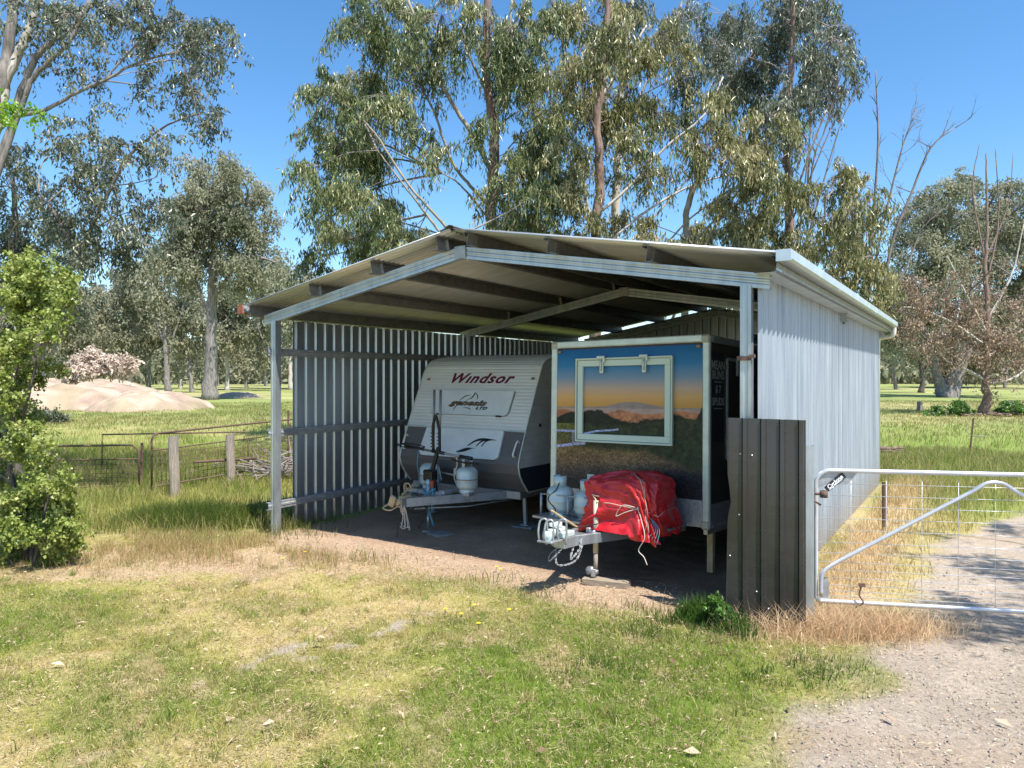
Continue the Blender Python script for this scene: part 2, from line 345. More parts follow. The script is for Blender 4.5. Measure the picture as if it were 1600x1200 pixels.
def fields(x, y):
    """ground colour, grass density, grass height"""
    n1 = fbm(x * .55, y * .55, 4, 1); n2 = fbm(x * 2.1, y * 2.1, 4, 3); n3 = fbm(x * 7, y * 7, 3, 6); n0 = fbm(x * .12, y * .12, 3, 9)
    u, v = uv(x, y)
    lush = np.array([.17, .23, .04]); yel = np.array([.37, .325, .115]); dry = np.array([.50, .375, .20]); soil = np.array([.45, .325, .22]); grav = np.array([.36, .315, .265]); straw = np.array([.50, .38, .22])
    # near lawn
    green = ss(.32, .60, n1 * .55 + n2 * .45 + .06 * ss(-4, 3, x) - .05 * ss(6.5, 8.5, y) * (x < -1))
    green = np.maximum(green, .95 * np.exp(-(((x - 1.35) / 1.25) ** 2 + ((y - 5.8) / 1.0) ** 2)))
    col = yel[None] * (1 - green[:, None]) + lush[None] * green[:, None]
    dr = ss(.42, .60, n2 * .45 + n3 * .25 + (1 - n1) * .3 + .07 * ss(-1, -6, x))
    dr = dr * (1 - .8 * green); col = col * (1 - dr[:, None]) + dry * dr[:, None]
    dens = .35 + .65 * green; hgt = .030 + .035 * green
    # bare soil, left middle strip in front of tall grass and strip in front of the shed
    bare = ss(.50, .72, n2 * .5 + n3 * .25 + .35 * np.exp(-((y - 8.9 - .12 * (x + 3)) / .8) ** 2) * ss(-.2, -1.5, x) + .10)
    bare2 = ss(-1.0, -.25, v + (n2 - .5) * .9) * ss(-.3, .3, u) * ss(7.0, 6.5, u) * (v < 9.9)
    gv = ss(.45, .62, n3) * .85 * ss(.55, .72, n3 * .3 + n2 * .3 + .42 * np.exp(-(((x + 1.42 - (y - 6.18) * .95) / .34) ** 2)) * np.exp(-((y - 6.1) / .75) ** 2) * 1.25)
    bare = np.maximum(bare * .75, bare2)
    col = col * (1 - bare[:, None]) + (soil * (.85 + .3 * n3[:, None])) * bare[:, None]
    col = col * (1 - gv[:, None]) + grav * gv[:, None]
    dens = dens * (1 - .93 * bare) * (1 - .95 * gv)
    # rank grass to the left of the shed
    tl = ss(9.9, 10.8, y + (n2 - .5) * 1.2) 
    gg = ss(.30, .62, n1 * .6 + n0 * .4 + .05)
    tcol = yel * 1.05 * (1 - gg[:, None]) + np.array([.19, .245, .05]) * gg[:, None]
    red = np.exp(-((y - 10.3 - .1 * x) / .8) ** 2) * ss(-1, -3, x); tcol = tcol * (1 - .8 * red[:, None]) + np.array([.42, .29, .16]) * .8 * red[:, None]
    lm = np.where(v > 9.9, ss(9.9, 10.4, v), tl * (u < 0) * (v <= 9.9))
    col = col * (1 - lm[:, None]) + tcol * lm[:, None]
    dens = dens * (1 - lm) + lm * (.55 + .4 * gg); hgt = hgt * (1 - lm) + lm * (.12 + .13 * gg)
    # right paddock
    rp = ss(6.75, 7.1, u) * ss(.3, 1.2, v)
    g2 = ss(.32, .60, n1 * .5 + n0 * .5 + .10 * ss(9, 16, y)); rcol = yel * 1.0 * (1 - g2[:, None]) + np.array([.20, .26, .055]) * g2[:, None]
    st = np.exp(-((u - 7.05) / .75) ** 2) * (v > -1) * ss(11.5, 8.5, v); st = np.maximum(st, ss(.55, .9, st + n2 * .35))
    rcol = rcol * (1 - st[:, None]) + straw * st[:, None]
    col = col * (1 - rp[:, None]) + rcol * rp[:, None]; dens = dens * (1 - rp) + rp * .75; hgt = hgt * (1 - rp) + rp * (.10 + .13 * n1 + .1 * ss(9, 14, y))
    # straw patch at gate post
    sp = np.exp(-(((x - 2.75) / .85) ** 2 + ((y - 6.45) / .42) ** 2)); sp = ss(.25, .6, sp + (n2 - .5) * .3)
    col = col * (1 - sp[:, None]) + straw * .92 * sp[:, None]; hgt = hgt * (1 - sp) + .05 * sp; dens = dens * (1 - sp) + .5 * sp
    # far paddock
    fp = ss(22, 45, y); band = fbm(x * .02, y * .11, 4, 12)
    fcol = np.array([.235, .27, .085]) * (1 - ss(.45, .6, band)[:, None]) + np.array([.34, .32, .14]) * ss(.45, .6, band)[:, None]
    fcol = fcol * (.55 + .9 * fbm(x * .9, y * .35, 5, 33)[:, None])
    col = col * (1 - fp[:, None]) + fcol * fp[:, None]
    # shed floor
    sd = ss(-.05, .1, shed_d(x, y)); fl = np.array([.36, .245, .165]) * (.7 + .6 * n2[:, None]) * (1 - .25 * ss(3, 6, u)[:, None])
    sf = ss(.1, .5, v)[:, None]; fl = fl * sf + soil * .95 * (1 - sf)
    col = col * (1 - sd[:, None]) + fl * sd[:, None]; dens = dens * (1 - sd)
    # driveway
    dd = ss(-.12, .25, drv_d(x, y)) * (v < 30); gc = np.array([.44, .365, .285]) * (.82 + .36 * n2[:, None]); tn = ss(.45, .65, fbm(x * .9, y * 2.2, 3, 15))[:, None] * .7
    gc = gc * (1 - tn) + np.array([.44, .345, .25]) * tn
    col = col * (1 - dd[:, None]) + gc * dd[:, None]; dens = dens * (1 - dd) * (1 - .5 * ss(-.5, -.1, drv_d(x, y)))
    return col, np.clip(dens, 0, 1), hgt, lm, rp, st

# ---------------------------------------------------------------- ground sheet (graded grid)
def graded(near0, near1, step, lo, hi, g):
    a = list(np.arange(near0, near1 + 1e-6, step)); s = step
    while a[-1] < hi: s *= g; a.append(a[-1] + s)
    s = step; b = [near0]
    while b[-1] > lo: s *= g; b.append(b[-1] - s)
    return np.array(b[:0:-1] + a)
gx = graded(-8, 7, .055, -3000, 3000, 1.07); gy = graded(3.2, 11.5, .055, -60, 4500, 1.055)
X, Y = np.meshgrid(gx, gy); x = X.ravel(); y = Y.ravel()
gcol, gden, ghgt, _, _, _ = fields(x, y); gz = height(x, y)
micro = (fbm(x * 9, y * 9, 3, 21) - .5) * .025 * (1 - ss(11, 16, y)); gz = gz + micro
GV = np.stack([x, y, gz], 1); nx = len(gx); ny = len(gy)
ii, jj = np.meshgrid(np.arange(nx - 1), np.arange(ny - 1)); q0 = (jj * nx + ii).ravel()
Q = np.stack([q0, q0 + 1, q0 + nx + 1, q0 + nx], 1)
cx = x[Q].mean(1); cy = y[Q].mean(1); dmask = (drv_d(cx, cy) > 0) & (cy < 40) & (cy > -20); smask = (shed_d(cx, cy) > 0)
def sub(name, mask, m):
    q = Q[mask]; idx, inv = np.unique(q, return_inverse=True)
    return npmesh(name, GV[idx], inv.reshape(q.shape), m, col=gcol[idx], smooth=True)
tag(sub('ground', ~(dmask | smask), M['ground']), kind='structure')
tag(sub('driveway', dmask, M['gravel']), kind='structure')
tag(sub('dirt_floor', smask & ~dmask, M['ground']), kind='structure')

def mound(name, cx, cy, rx, ry, h, sd):
    n = 60; a = np.linspace(-1.15, 1.15, n); A, B = np.meshgrid(a, a); a1 = A.ravel(); b1 = B.ravel()
    r = np.sqrt(a1 ** 2 + b1 ** 2); wob = 1 + (fbm(a1 * 1.5 + 5, b1 * 1.5, 3, sd) - .5) * .5
    z = h * np.clip(1.15 * (1 - (r / wob) ** 2.6), -1, 1); z = np.where(z > 0, z ** .9 * h ** .1, z) - .12 + (fbm(a1 * 5, b1 * 5, 5, sd + 1) - .5) * .55 * h * np.clip(1.2 - r, .1, 1)
    V = np.stack([cx + a1 * rx, cy + b1 * ry, z], 1); I, J = np.meshgrid(np.arange(n - 1), np.arange(n - 1)); q = (J * n + I).ravel()
    n2 = fbm(a1 * 5, b1 * 9, 4, sd + 3)[:, None]; g = ss(.55, .7, fbm(a1 * 3, b1 * 3, 4, sd + 9) + .25 * np.clip(r - .75, 0, 1))[:, None] * .5
    c = (np.array([.40, .30, .225]) * (.45 + 1.1 * n2)) * (1 - g) + np.array([.26, .23, .13]) * g
    o = npmesh(name, V, np.stack([q, q + 1, q + n + 1, q + n], 1), M['ground'], col=c, smooth=True); tag(o, kind='structure')
mound('dirt_mound', P3(105, 620, 52).x, 54, 6.6, 6, 1.75, 3)
mound('dirt_mound', P3(222, 620, 50).x, 51, 3.8, 4.5, 1.25, 8)
mound('dirt_mound', P3(120, 600, 68).x, 68, 8.5, 5, 2.0, 14)
mound('dirt_mound', P3(372, 600, 80).x, 80, 2.5, 3, .6, 19)

# ---------------------------------------------------------------- grass
def blades(name, px, py, pz, h, wd, lean, col, label_kind='stuff', seg2=True, m=None):
    n = len(px); th = rng.uniform(0, 2 * np.pi, n); la = rng.uniform(0, 2 * np.pi, n)
    d = np.stack([np.cos(th), np.sin(th), np.zeros(n)], 1) * (wd / 2)[:, None]; b = np.stack([px, py, pz - .004], 1)
    L = np.stack([np.cos(la), np.sin(la), np.zeros(n)], 1) * (lean * h)[:, None]
    tip = b + L; tip[:, 2] += h * np.sqrt(np.clip(1 - lean ** 2 * .8, .08, 1))
    if seg2:
        mid = b + L * .32; mid[:, 2] += (tip[:, 2] - b[:, 2]) * .58
        V = np.stack([b - d, b + d, mid - d * .8, mid + d * .8, tip], 1).reshape(-1, 3); k = 5; o = np.arange(n)[:, None] * 5
        Fc = [o + np.array([[0, 1, 3, 2]]), o + np.array([[2, 3, 4]])]
    else:
        V = np.stack([b - d, b + d, tip], 1).reshape(-1, 3); k = 3; Fc = [np.arange(n)[:, None] * 3 + np.array([[0, 1, 2]])]
    c = np.repeat(col, k, 0)
    o = npmesh(name, V, Fc, m or M['blade'], col=c); return o
def vis(x, y, mx=.76): return (np.abs(x) < y * mx + .3)
def scatter(n, x0, x1, y0, y1, fn):
    x = rng.uniform(x0, x1, n); y = rng.uniform(y0, y1, n); k = vis(x, y); x = x[k]; y = y[k]
    return x, y
# short lawn; more of it near the camera
def tuftpts(n, x0, x1, y0, y1, spread):
    k = 6; cx_ = rng.uniform(x0, x1, n // k); cy_ = rng.uniform(y0, y1, n // k)
    x = np.repeat(cx_, k) + rng.normal(0, spread, (n // k) * k); y = np.repeat(cy_, k) + rng.normal(0, spread, (n // k) * k)
    m_ = vis(x, y); return x[m_], y[m_]
xs, ys = tuftpts(620000, -8.5, 4.6, 3.7, 10.2, .02)
c, de, hh, lm, rp, st = fields(xs, ys); k = (rng.random(len(xs)) < de * np.clip(1.35 - .09 * (ys - 4), .5, 1.2)) & (lm < .5) & (rp < .5)
xs, ys, c, hh = xs[k], ys[k], c[k], hh[k]; n = len(xs)
jit = rng.uniform(.6, 1.5, (n, 1)); dryb = (rng.random((n, 1)) < .20); c2 = np.where(dryb, np.array([.48, .40, .21]), c * np.array([1.08, 1.18, .75])) * jit
tag(blades('lawn_grass', xs, ys, height(xs, ys), hh * rng.uniform(.5, 1.7, n), rng.uniform(.0028, .0055, n), rng.uniform(.3, 1.1, n), c2, seg2=False),
    'short patchy green and straw coloured grass in front of the shed', 'grass', kind='stuff')
x0_ = rng.uniform(-8, 3.4, 1500); y0_ = rng.uniform(3.9, 9.6, 1500); cc0, dd0, h0, l0, r0_, s0 = fields(x0_, y0_); kk = (rng.random(1500) < dd0) & (l0 < .5) & (r0_ < .5) & (drv_d(x0_, y0_) < -.15) & (shed_d(x0_, y0_) < -.3); x0_ = x0_[kk]; y0_ = y0_[kk]; cc0 = cc0[kk]
q_ = 26; ii_ = np.repeat(np.arange(len(x0_)), q_); n = len(ii_); rr_ = rng.uniform(.015, .07, len(x0_))[ii_]; xs = x0_[ii_] + rng.normal(0, 1, n) * rr_; ys = y0_[ii_] + rng.normal(0, 1, n) * rr_
tg = rng.uniform(.7, 1.5, (len(x0_), 1)); dk = rng.random((len(x0_), 1)) < .35; tc = np.where(dk, np.array([.46, .35, .17]), np.array([.15, .24, .035])) * tg; th_ = rng.uniform(.03, .10, len(x0_))[ii_]
tag(blades('grass_tufts', xs, ys, height(xs, ys), th_ * rng.uniform(.6, 1.3, n), rng.uniform(.003, .006, n), rng.uniform(.2, .9, n), tc[ii_] * rng.uniform(.7, 1.3, (n, 1))), 'separate green and straw tufts standing up out of the lawn', 'grass', kind='stuff')
n = 26000; xs = rng.uniform(-9, .5, n); ys = rng.normal(9.45, .55, n) - .12 * (xs + 4) * 0; k = (fbm(xs * 1.7, ys * 1.7, 3, 71) > .47) & vis(xs, ys) & (shed_d(xs, ys) < -.25) & (rng.random(n) < ss(.8, -2.0, xs)); xs = xs[k]; ys = ys[k]; n = len(xs)
tag(blades('dry_stalks', xs, ys, height(xs, ys), rng.uniform(.06, .24, n), rng.uniform(.003, .006, n), rng.uniform(.1, .8, n), np.where(rng.random((n, 1)) < .6, np.array([.48, .33, .17]), np.array([.36, .33, .12])) * rng.uniform(.6, 1.35, (n, 1))), 'reddish dry seeding stalks on the bare ground left of the shed', 'grass', kind='stuff')
# rank grass left of the shed and beyond it
x1, y1 = tuftpts(150000, -17, -1.5, 8.2, 22, .06); x2, y2 = tuftpts(110000, -48, 4, 20, 62, .16)
xs = np.r_[x1, x2]; ys = np.r_[y1, y2]
c, de, hh, lm, rp, st = fields(xs, ys); k = (rng.random(len(xs)) < de * lm) & (xs < 4)
xs, ys, c, hh = xs[k], ys[k], c[k], hh[k]; n = len(xs); jit = rng.uniform(.55, 1.4, (n, 1)); dryb = rng.random((n, 1)) < .28
far = ss(14, 40, ys)
c2 = np.where(dryb, np.array([.46, .37, .18]), c * np.array([.95, 1.0, .8])) * jit
tag(blades('tall_grass', xs, ys, height(xs, ys), hh * rng.uniform(.5, 1.5, n) * (1 - .35 * far), rng.uniform(.005, .009, n) * (1 + 2.5 * far), rng.uniform(.1, .7, n), c2),
    'knee high green and yellow grass beside and behind the left wall', 'grass', kind='stuff')
# dark lush clump between shrub and post + around front posts
def clump(cx, cy, sx, sy, n, h, cc, wd=(.005, .009), lean=(.1, .6)):
    xs = rng.normal(cx, sx, n); ys = rng.normal(cy, sy, n); nn = fbm(xs * 5, ys * 5, 2, 31); k = nn > .38; xs = xs[k]; ys = ys[k]; n = len(xs)
    fall = np.exp(-.5 * (((xs - cx) / sx) ** 2 + ((ys - cy) / sy) ** 2)) * .6 + .4
    return xs, ys, h * fall * rng.uniform(.45, 1.25, n), rng.uniform(*wd, n), rng.uniform(*lean, n), np.array(cc) * rng.uniform(.6, 1.35, (n, 1))
def clumps(name, lst, label):
    L = [clump(*a) for a in lst]; xs, ys, hh, wd, ln, cc = [np.concatenate([l[i] for l in L]) for i in range(6)]
    return tag(blades(name, xs, ys, height(xs, ys), hh, wd, ln, cc), label, 'grass', kind='stuff')
clumps('rank_grass', [(-4.85, 11.2, .55, .35, 4200, .42, (.10, .15, .028)), (-4.1, 11.1, .4, .3, 2600, .36, (.12, .16, .03)), (-5.6, 11.3, .4, .4, 1800, .34, (.13, .17, .035)),
    (-3.4, 10.9, .3, .25, 1500, .32, (.12, .15, .04)), (-3.1, 10.15, .28, .12, 260, .30, (.22, .22, .07))],
    'dark green rank grass clump left of the front post')
clumps('weed_grass', [(1.72, 6.62, .17, .12, 1500, .26, (.07, .14, .022), (.005, .010)), (1.95, 6.35, .12, .12, 700, .22, (.08, .16, .025)), (1.25, 6.3, .3, .2, 900, .10, (.10, .17, .03)),
    (2.1, 5.55, .35, .22, 1600, .09, (.09, .17, .03)), (.7, 5.6, .3, .25, 1000, .09, (.10, .18, .03)), (1.1, 6.95, .25, .1, 160, .14, (.2, .2, .07)), (.25, 7.35, .3, .12, 120, .16, (.16, .2, .05)), (-1.8, 8.9, .5, .12, 150, .2, (.25, .24, .1)), (-.3, 7.9, .35, .1, 90, .18, (.16, .22, .05))],
    'lush green weeds and seeding grass at the edge of the dirt floor')
# dry straw around the gate post and along the right wall
xs = rng.uniform(1.7, 5.2, 42000); ys = rng.uniform(5.6, 12.5, 42000); u_, v_ = uv(xs, ys)
a = np.exp(-(((xs - 2.85) / .6) ** 2 + ((ys - 6.5) / .22) ** 2)) + .75 * np.exp(-((u_ - 7.1) / .45) ** 2) * (v_ > .2) + .35 * np.exp(-(((xs - 2.2) / .5) ** 2 + ((ys - 6.15) / .25) ** 2))
k = (rng.random(len(xs)) < a) & (u_ > 6.78) | ((rng.random(len(xs)) < a) & (v_ < -.2)); xs = xs[k]; ys = ys[k]; n = len(xs); a = a[k]
x3 = rng.normal(2.95, .42, 5200); y3 = rng.normal(6.40, .15, 5200); xs = np.r_[xs, x3]; ys = np.r_[ys, y3]; n = len(xs); a = np.r_[a, np.ones(5200) * 1.4]
tag(blades('dry_straw', xs, ys, height(xs, ys), rng.uniform(.09, .34, n) * np.clip(a, .5, 1.1), rng.uniform(.003, .006, n), rng.uniform(.4, 1.15, n), np.array([.74, .55, .34]) * rng.uniform(.5, 1.3, (n, 1))),
    'heaped dry straw coloured grass at the gate and along the right wall', 'grass', kind='stuff')
# right paddock
x1, y1 = tuftpts(120000, 3.0, 14, 7.5, 22, .06); x2, y2 = tuftpts(110000, 6, 52, 18, 66, .16); xs = np.r_[x1, x2]; ys = np.r_[y1, y2]
c, de, hh, lm, rp, st = fields(xs, ys); dd = drv_d(xs, ys); k = (rng.random(len(xs)) < de * np.maximum(rp, lm * (xs > 4))) & (dd < .1); xs, ys, c, hh = xs[k], ys[k], c[k], hh[k]; n = len(xs); far = ss(14, 40, ys)
tag(blades('paddock_grass', xs, ys, height(xs, ys), hh * rng.uniform(.4, 1.15, n) * (1 - .3 * far), rng.uniform(.005, .009, n) * (1 + 2.5 * far), rng.uniform(.1, .8, n), np.where(rng.random((n, 1)) < .36, np.array([.48, .38, .2]), c * np.array([.98, 1.0, .8])) * rng.uniform(.6, 1.4, (n, 1))),
    'green paddock grass to the right of the shed', 'grass', kind='stuff')
# leaf litter
n = 15000; xs = rng.uniform(-8, 5, n); ys = 3.7 + 7.2 * rng.random(n) ** 1.2; k = vis(xs, ys) & (shed_d(xs, ys) < .3); xs = xs[k]; ys = ys[k]; n = len(xs)
big = rng.random(n) < .012; Ls = np.where(big, rng.uniform(.05, .12, n), rng.uniform(.015, .045, n)); W2 = Ls * np.where(big, rng.uniform(.15, .4, n), .28); th = rng.uniform(0, 6.28, n)
d = np.stack([np.cos(th), np.sin(th), rng.uniform(-.25, .3, n)], 1) * Ls[:, None] / 2; e = np.stack([-np.sin(th), np.cos(th), rng.uniform(-.5, .5, n)], 1) * W2[:, None] / 2
b = np.stack([xs, ys, height(xs, ys) + .022 + rng.uniform(0, .02, n)], 1); up = np.array([0, 0, 1.]) * (Ls * .18)[:, None]
V = np.stack([b - d, b - d * .1 - e + up, b + d, b + d * .2 + e + up * .4], 1).reshape(-1, 3); o4 = np.arange(n)[:, None] * 4
cc = np.repeat(np.where(rng.random((n, 1)) < .65, np.array([.46, .35, .24]), np.array([.26, .17, .10])) * rng.uniform(.6, 1.35, (n, 1)), 4, 0)
tag(npmesh('leaf_litter', V, o4 + np.array([[0, 1, 2, 3]]), M['litter'], col=cc), 'scattered curled dry gum leaves and bark on the grass', 'leaf litter', kind='stuff')
# dead thatch lying in the lawn
n = 90000; xs = rng.uniform(-8.5, 4.2, n); ys = 3.7 + 6.8 * rng.random(n) ** 1.1; k = vis(xs, ys) & (shed_d(xs, ys) < .25) & ((drv_d(xs, ys) < .0) | (rng.random(n) < .04)) & (fbm(xs * 2.6, ys * 2.6, 3, 81) + .25 * rng.random(n) > .55); xs = xs[k]; ys = ys[k]; n = len(xs)
th = rng.uniform(0, 6.28, n); Ls = rng.uniform(.015, .07, n); d = np.stack([np.cos(th), np.sin(th), rng.uniform(-.2, .3, n)], 1) * Ls[:, None] / 2; e = np.stack([-np.sin(th), np.cos(th), np.zeros(n)], 1) * rng.uniform(.0006, .0015, n)[:, None]
b = np.stack([xs, ys, height(xs, ys) + .018 + rng.uniform(0, .025, n)], 1); V = np.stack([b - d - e, b - d + e, b + d + e, b + d - e], 1).reshape(-1, 3)
cc = np.repeat(np.where(rng.random((n, 1)) < .7, np.array([.54, .42, .25]), np.array([.25, .17, .09])) * rng.uniform(.55, 1.3, (n, 1)), 4, 0)
tag(npmesh('dead_thatch', V, np.arange(n)[:, None] * 4 + np.array([[0, 1, 2, 3]]), M['litter'], col=cc), 'matted dead straw stems lying flat in the lawn', 'dead grass', kind='stuff')
# pebbles on the driveway and patches
n = 24000; xs = rng.uniform(-3.4, 6, n); ys = rng.uniform(3.7, 11, n); u_, v_ = uv(xs, ys); k = ((drv_d(xs, ys) > .05) | ((v_ > -.9) & (v_ < .6) & (u_ > 0) & (u_ < 6.6)) | ((rng.random(n) < .25) & (np.abs(xs + 1.42 - (ys - 6.18) * .95) < .38) & (np.abs(ys - 6.1) < .75))) & vis(xs, ys); xs = xs[k]; ys = ys[k]; n = len(xs)
r = rng.uniform(.003, .010, n) * rng.uniform(.5, 1.2, n); b = np.stack([xs, ys, height(xs, ys) + r * .2 + .004], 1)
an = rng.uniform(0, 6.28, n); ring = [np.stack([np.cos(an + q), np.sin(an + q), np.zeros(n)], 1) * r[:, None] * rng.uniform(.7, 1.3, (n, 1)) for q in (0, 1.57, 3.14, 4.71)]
V = np.stack([b + q for q in ring] + [b + np.array([0, 0, 1.]) * (r * .8)[:, None]], 1).reshape(-1, 3); o5 = np.arange(n)[:, None] * 5
cc = np.repeat(np.where(rng.random((n, 1)) < .7, np.array([.44, .38, .31]), np.array([.52, .42, .32])) * rng.uniform(.45, 1.3, (n, 1)), 5, 0)
tag(npmesh('gravel_stones', V, [o5 + np.array([[a_, b_, 4]]) for a_, b_ in ((0, 1), (1, 2), (2, 3), (3, 0))], M['litter'], col=cc), 'small loose stones on the gravel driveway', 'gravel', kind='stuff')

# yellow flowers
FL = ['yellow daisy nearest the front shed post, left one of the pair', 'yellow daisy just right of its twin near the front shed post', 'leftmost yellow daisy of the middle lawn cluster', 'upper yellow daisy of the middle lawn cluster', 'rightmost yellow daisy alone in the mid lawn', 'yellow daisy at dirt floor edge, left one', 'yellow daisy at dirt floor edge, right one', 'small dim yellow daisy under the middle cluster', 'lowest yellow daisy of the middle lawn cluster']
def flower(i, x, y, h):
    t = empty('yellow_flower', (x, y, float(height(np.array([x]), np.array([y]))[0])), rng.uniform(0, 360), FL[i], 'flower', 'yellow flowers scattered in the lawn')
    MB().tube([(0, 0, 0), (.006, 0, h * .5), (0, .008, h)], .0022, 5).build('stem', M['weed'], t)
    b = MB()
    for q in range(9):
        a = q * 2 * math.pi / 9; c_, s_ = math.cos(a), math.sin(a); b.add([(0, .008, h), (c_ * .014 - s_ * .006, .008 + s_ * .014 + c_ * .006, h + .006), (c_ * .024, .008 + s_ * .024, h + .004), (c_ * .014 + s_ * .006, .008 + s_ * .014 - c_ * .006, h + .006)], [(0, 1, 2, 3)])
    b.lathe([(.0, .004), (.007, .003), (.008, -.002)], (0, .008, h + .004), 8); b.build('petals', M['yellow'], t)
for i, (px, py) in enumerate([(442, 873), (476, 863), (697, 955), (740, 949), (797, 957), (775, 887), (783, 891), (722, 963), (747, 979)]):
    Yg = CH * F / (py - YH + 8); flower(i, (px - 800) / F * Yg, Yg, .07)

# ---------------------------------------------------------------- corrugated helpers
def trim_profile(L, pitch=.19, d=.029, top=.022, side=.017, start=0.0, mids=True):
    """returns list of (along, depth)"""
    out = [(0, 0)]; a = start
    while a + top + 2 * side < L:
        if a > 0: out += [(a, 0), (a + side, d), (a + side + top, d), (a + 2 * side + top, 0)]
        mid = a + 2 * side + top + (pitch - 2 * side - top) / 2
        if mids and mid + .02 < L: out += [(mid - .012, 0), (mid - .006, d * .12), (mid + .006, d * .12), (mid + .012, 0)]
        a += pitch
    out.append((L, 0)); return out
def corr_profile(L, pitch=.076, d=.024, n=8):
    k = int(L / pitch * n); return [(i * L / k, (math.sin(2 * math.pi * i / n) * .5 + .5) * d) for i in range(k + 1)]

# ---------------------------------------------------------------- SHED
W_, A_, D1, D2 = 6.617, .215, 4.70, 9.86
shed = empty('carport_shed', (SO[0], SO[1], 0), -32.67, 'open fronted gable farm shed of corrugated galvanised steel sheltering two vans', 'shed')
zL, zR, zA = 2.99, 3.05, 3.643
def rz(u): return zL + (zA - zL) * (u + A_) / (W_ / 2 + A_) if u < W_ / 2 else zR + (zA - zR) * (W_ + A_ - u) / (W_ / 2 + A_)
RH = .14
for v, nm in ((0, 'front'), (D1, 'mid'), (D2 - .06, 'rear')):
    for s in (0, 1):
        b = MB(); u0 = -A_ if s == 0 else W_ + A_; um = W_ / 2
        z0 = rz(u0); du = um - u0
        # C section rafter: web with lips (two grooves on the web)
        poly = [(u0, 0, z0), (um, 0, zA), (um, 0, zA + RH), (u0, 0, z0 + RH)]
        web = [(0, 0), (.25, 0), (.32, .006), (.42, .006), (.5, 0), (.6, 0), (.68, .006), (.76, .006), (.84, 0), (1, 0)]
        A = [(u0, v - .035 + d_, z0 + RH * t_) for t_, d_ in web]; B = [(um, v - .035 + d_, zA + RH * t_) for t_, d_ in web]
        b.strip(A, B)
        for t_ in (0, 1):
            zz0 = z0 + RH * t_; zz1 = zA + RH * t_; o_ = .0 if t_ == 0 else 0
            b.strip([(u0, v - .035, zz0), (u0, v + .035, zz0)], [(um, v - .035, zz1), (um, v + .035, zz1)])
            lip = .02 * (1 if t_ == 0 else -1); b.strip([(u0, v + .035, zz0), (u0, v + .035, zz0 + lip)], [(um, v + .035, zz1), (um, v + .035, zz1 + lip)])
        tag(b.build('rafter', M['galv'], shed))
    b = MB(); b.box((W_ / 2, v - .045, zA + .07), (.16, .012, .15), bev=.003); b.build('ridge_plate', M['galvdull'], shed)
    for u0 in (0, W_):
        zt = rz(u0) + .0; b = MB(); sg = 1 if u0 == 0 else -1
        sec = [(-.05, -.05), (-.02, -.05), (-.012, -.043), (.012, -.043), (.02, -.05), (.05, -.05), (.05, .05), (.035, .05), (.035, -.035), (-.035, -.035), (-.035, .05), (-.05, .05)]
        for i in range(len(sec)):
            p, q = sec[i], sec[(i + 1) % len(sec)]; b.add([(u0 + p[0], v + p[1], -.05), (u0 + q[0], v + q[1], -.05), (u0 + q[0], v + q[1], zt + .02), (u0 + p[0], v + p[1], zt + .02)], [(0, 1, 2, 3)])
        b.build('post', M['galv'], shed)
# purlins: 4 a side, running the depth
ptop = RH; PH = .15
US = [(-.30, 'e'), (.93, ''), (2.05, ''), (3.10, ''), (W_ - 3.10, ''), (W_ - 2.05, ''), (W_ - .93, ''), (W_ + .30, 'e')]
for u0, e in US:
    s = 1 if u0 < W_ / 2 else -1; sl = (zA - zL) / (W_ / 2 + A_) * s; an = math.atan(sl); zb = rz(min(max(u0, -A_), W_ + A_)) + (sl * (u0 + A_) if u0 < -A_ else 0) + (sl * (u0 - W_ - A_) if u0 > W_ + A_ else 0) + RH + .002
    b = MB(); th = .003; v0, v1 = -.20, D2 + .1
    ca, sa = math.cos(an), math.sin(an); fl = .06 * s
    def pt(a_, h_): return (u0 + a_ * ca - h_ * sa, zb + a_ * sa + h_ * ca)
    pf = [pt(fl * -1, .018), pt(fl * -1, 0), pt(0, 0), pt(0, PH), pt(fl, PH), pt(fl, PH - .018)]
    for i in range(5): b.add([(pf[i][0], v0, pf[i][1]), (pf[i + 1][0], v0, pf[i + 1][1]), (pf[i + 1][0], v1, pf[i + 1][1]), (pf[i][0], v1, pf[i][1])], [(0, 1, 2, 3)])
    if e: pass
    o = b.build('purlin', M['purlin'], shed)
    sol = o.modifiers.new('t', 'SOLIDIFY'); sol.thickness = .004; sol.offset = 0
    if not e:
        b = MB(); zc = pt(0, PH * .5)
        for v in (0, D1):
            b.box((zc[0] + .02 * s, v - .03, zc[1]), (.05, .006, PH * .85), rot=(0, -an, 0)); b.lathe([(0, .008), (.009, .006), (.01, 0)], (zc[0] + .012 * s, v - .035, zc[1] + .03), 8, rot=(R(90), 0, 0))
        b.build('cleat', M['galvdull'], shed)
# roof sheets
RT = RH + PH + .004
for s in (0, 1):
    u0 = -.40 if s == 0 else W_ + .36; um = W_ / 2 + (-.03 if s == 0 else .03)
    sl = (zA - (zL if s == 0 else zR)) / (W_ / 2 + A_); e0 = zA + RT - sl * abs(u0 - W_ / 2); e1 = zA + RT - .005
    pr = corr_profile(D2 + .40, pitch=.092, d=.040, n=8); b = MB()
    b.strip([(u0, -.23 + a, e0 + d) for a, d in pr], [(um, -.23 + a, e1 + d) for a, d in pr], sm=True)
    o = b.build('roof_sheet', M['roof'], shed); sol = o.modifiers.new('t', 'SOLIDIFY'); sol.thickness = .002; sol.offset = 1
b = MB(); b.tube([(W_ / 2 + .03 * 0, v, zA + RT + .012) for v in (-.235, D2 + .17)], .06, 12)
rc = [(-.16, -.015), (-.07, .012), (-.05, .03), (0, .045), (.05, .03), (.07, .012), (.16, -.015)]
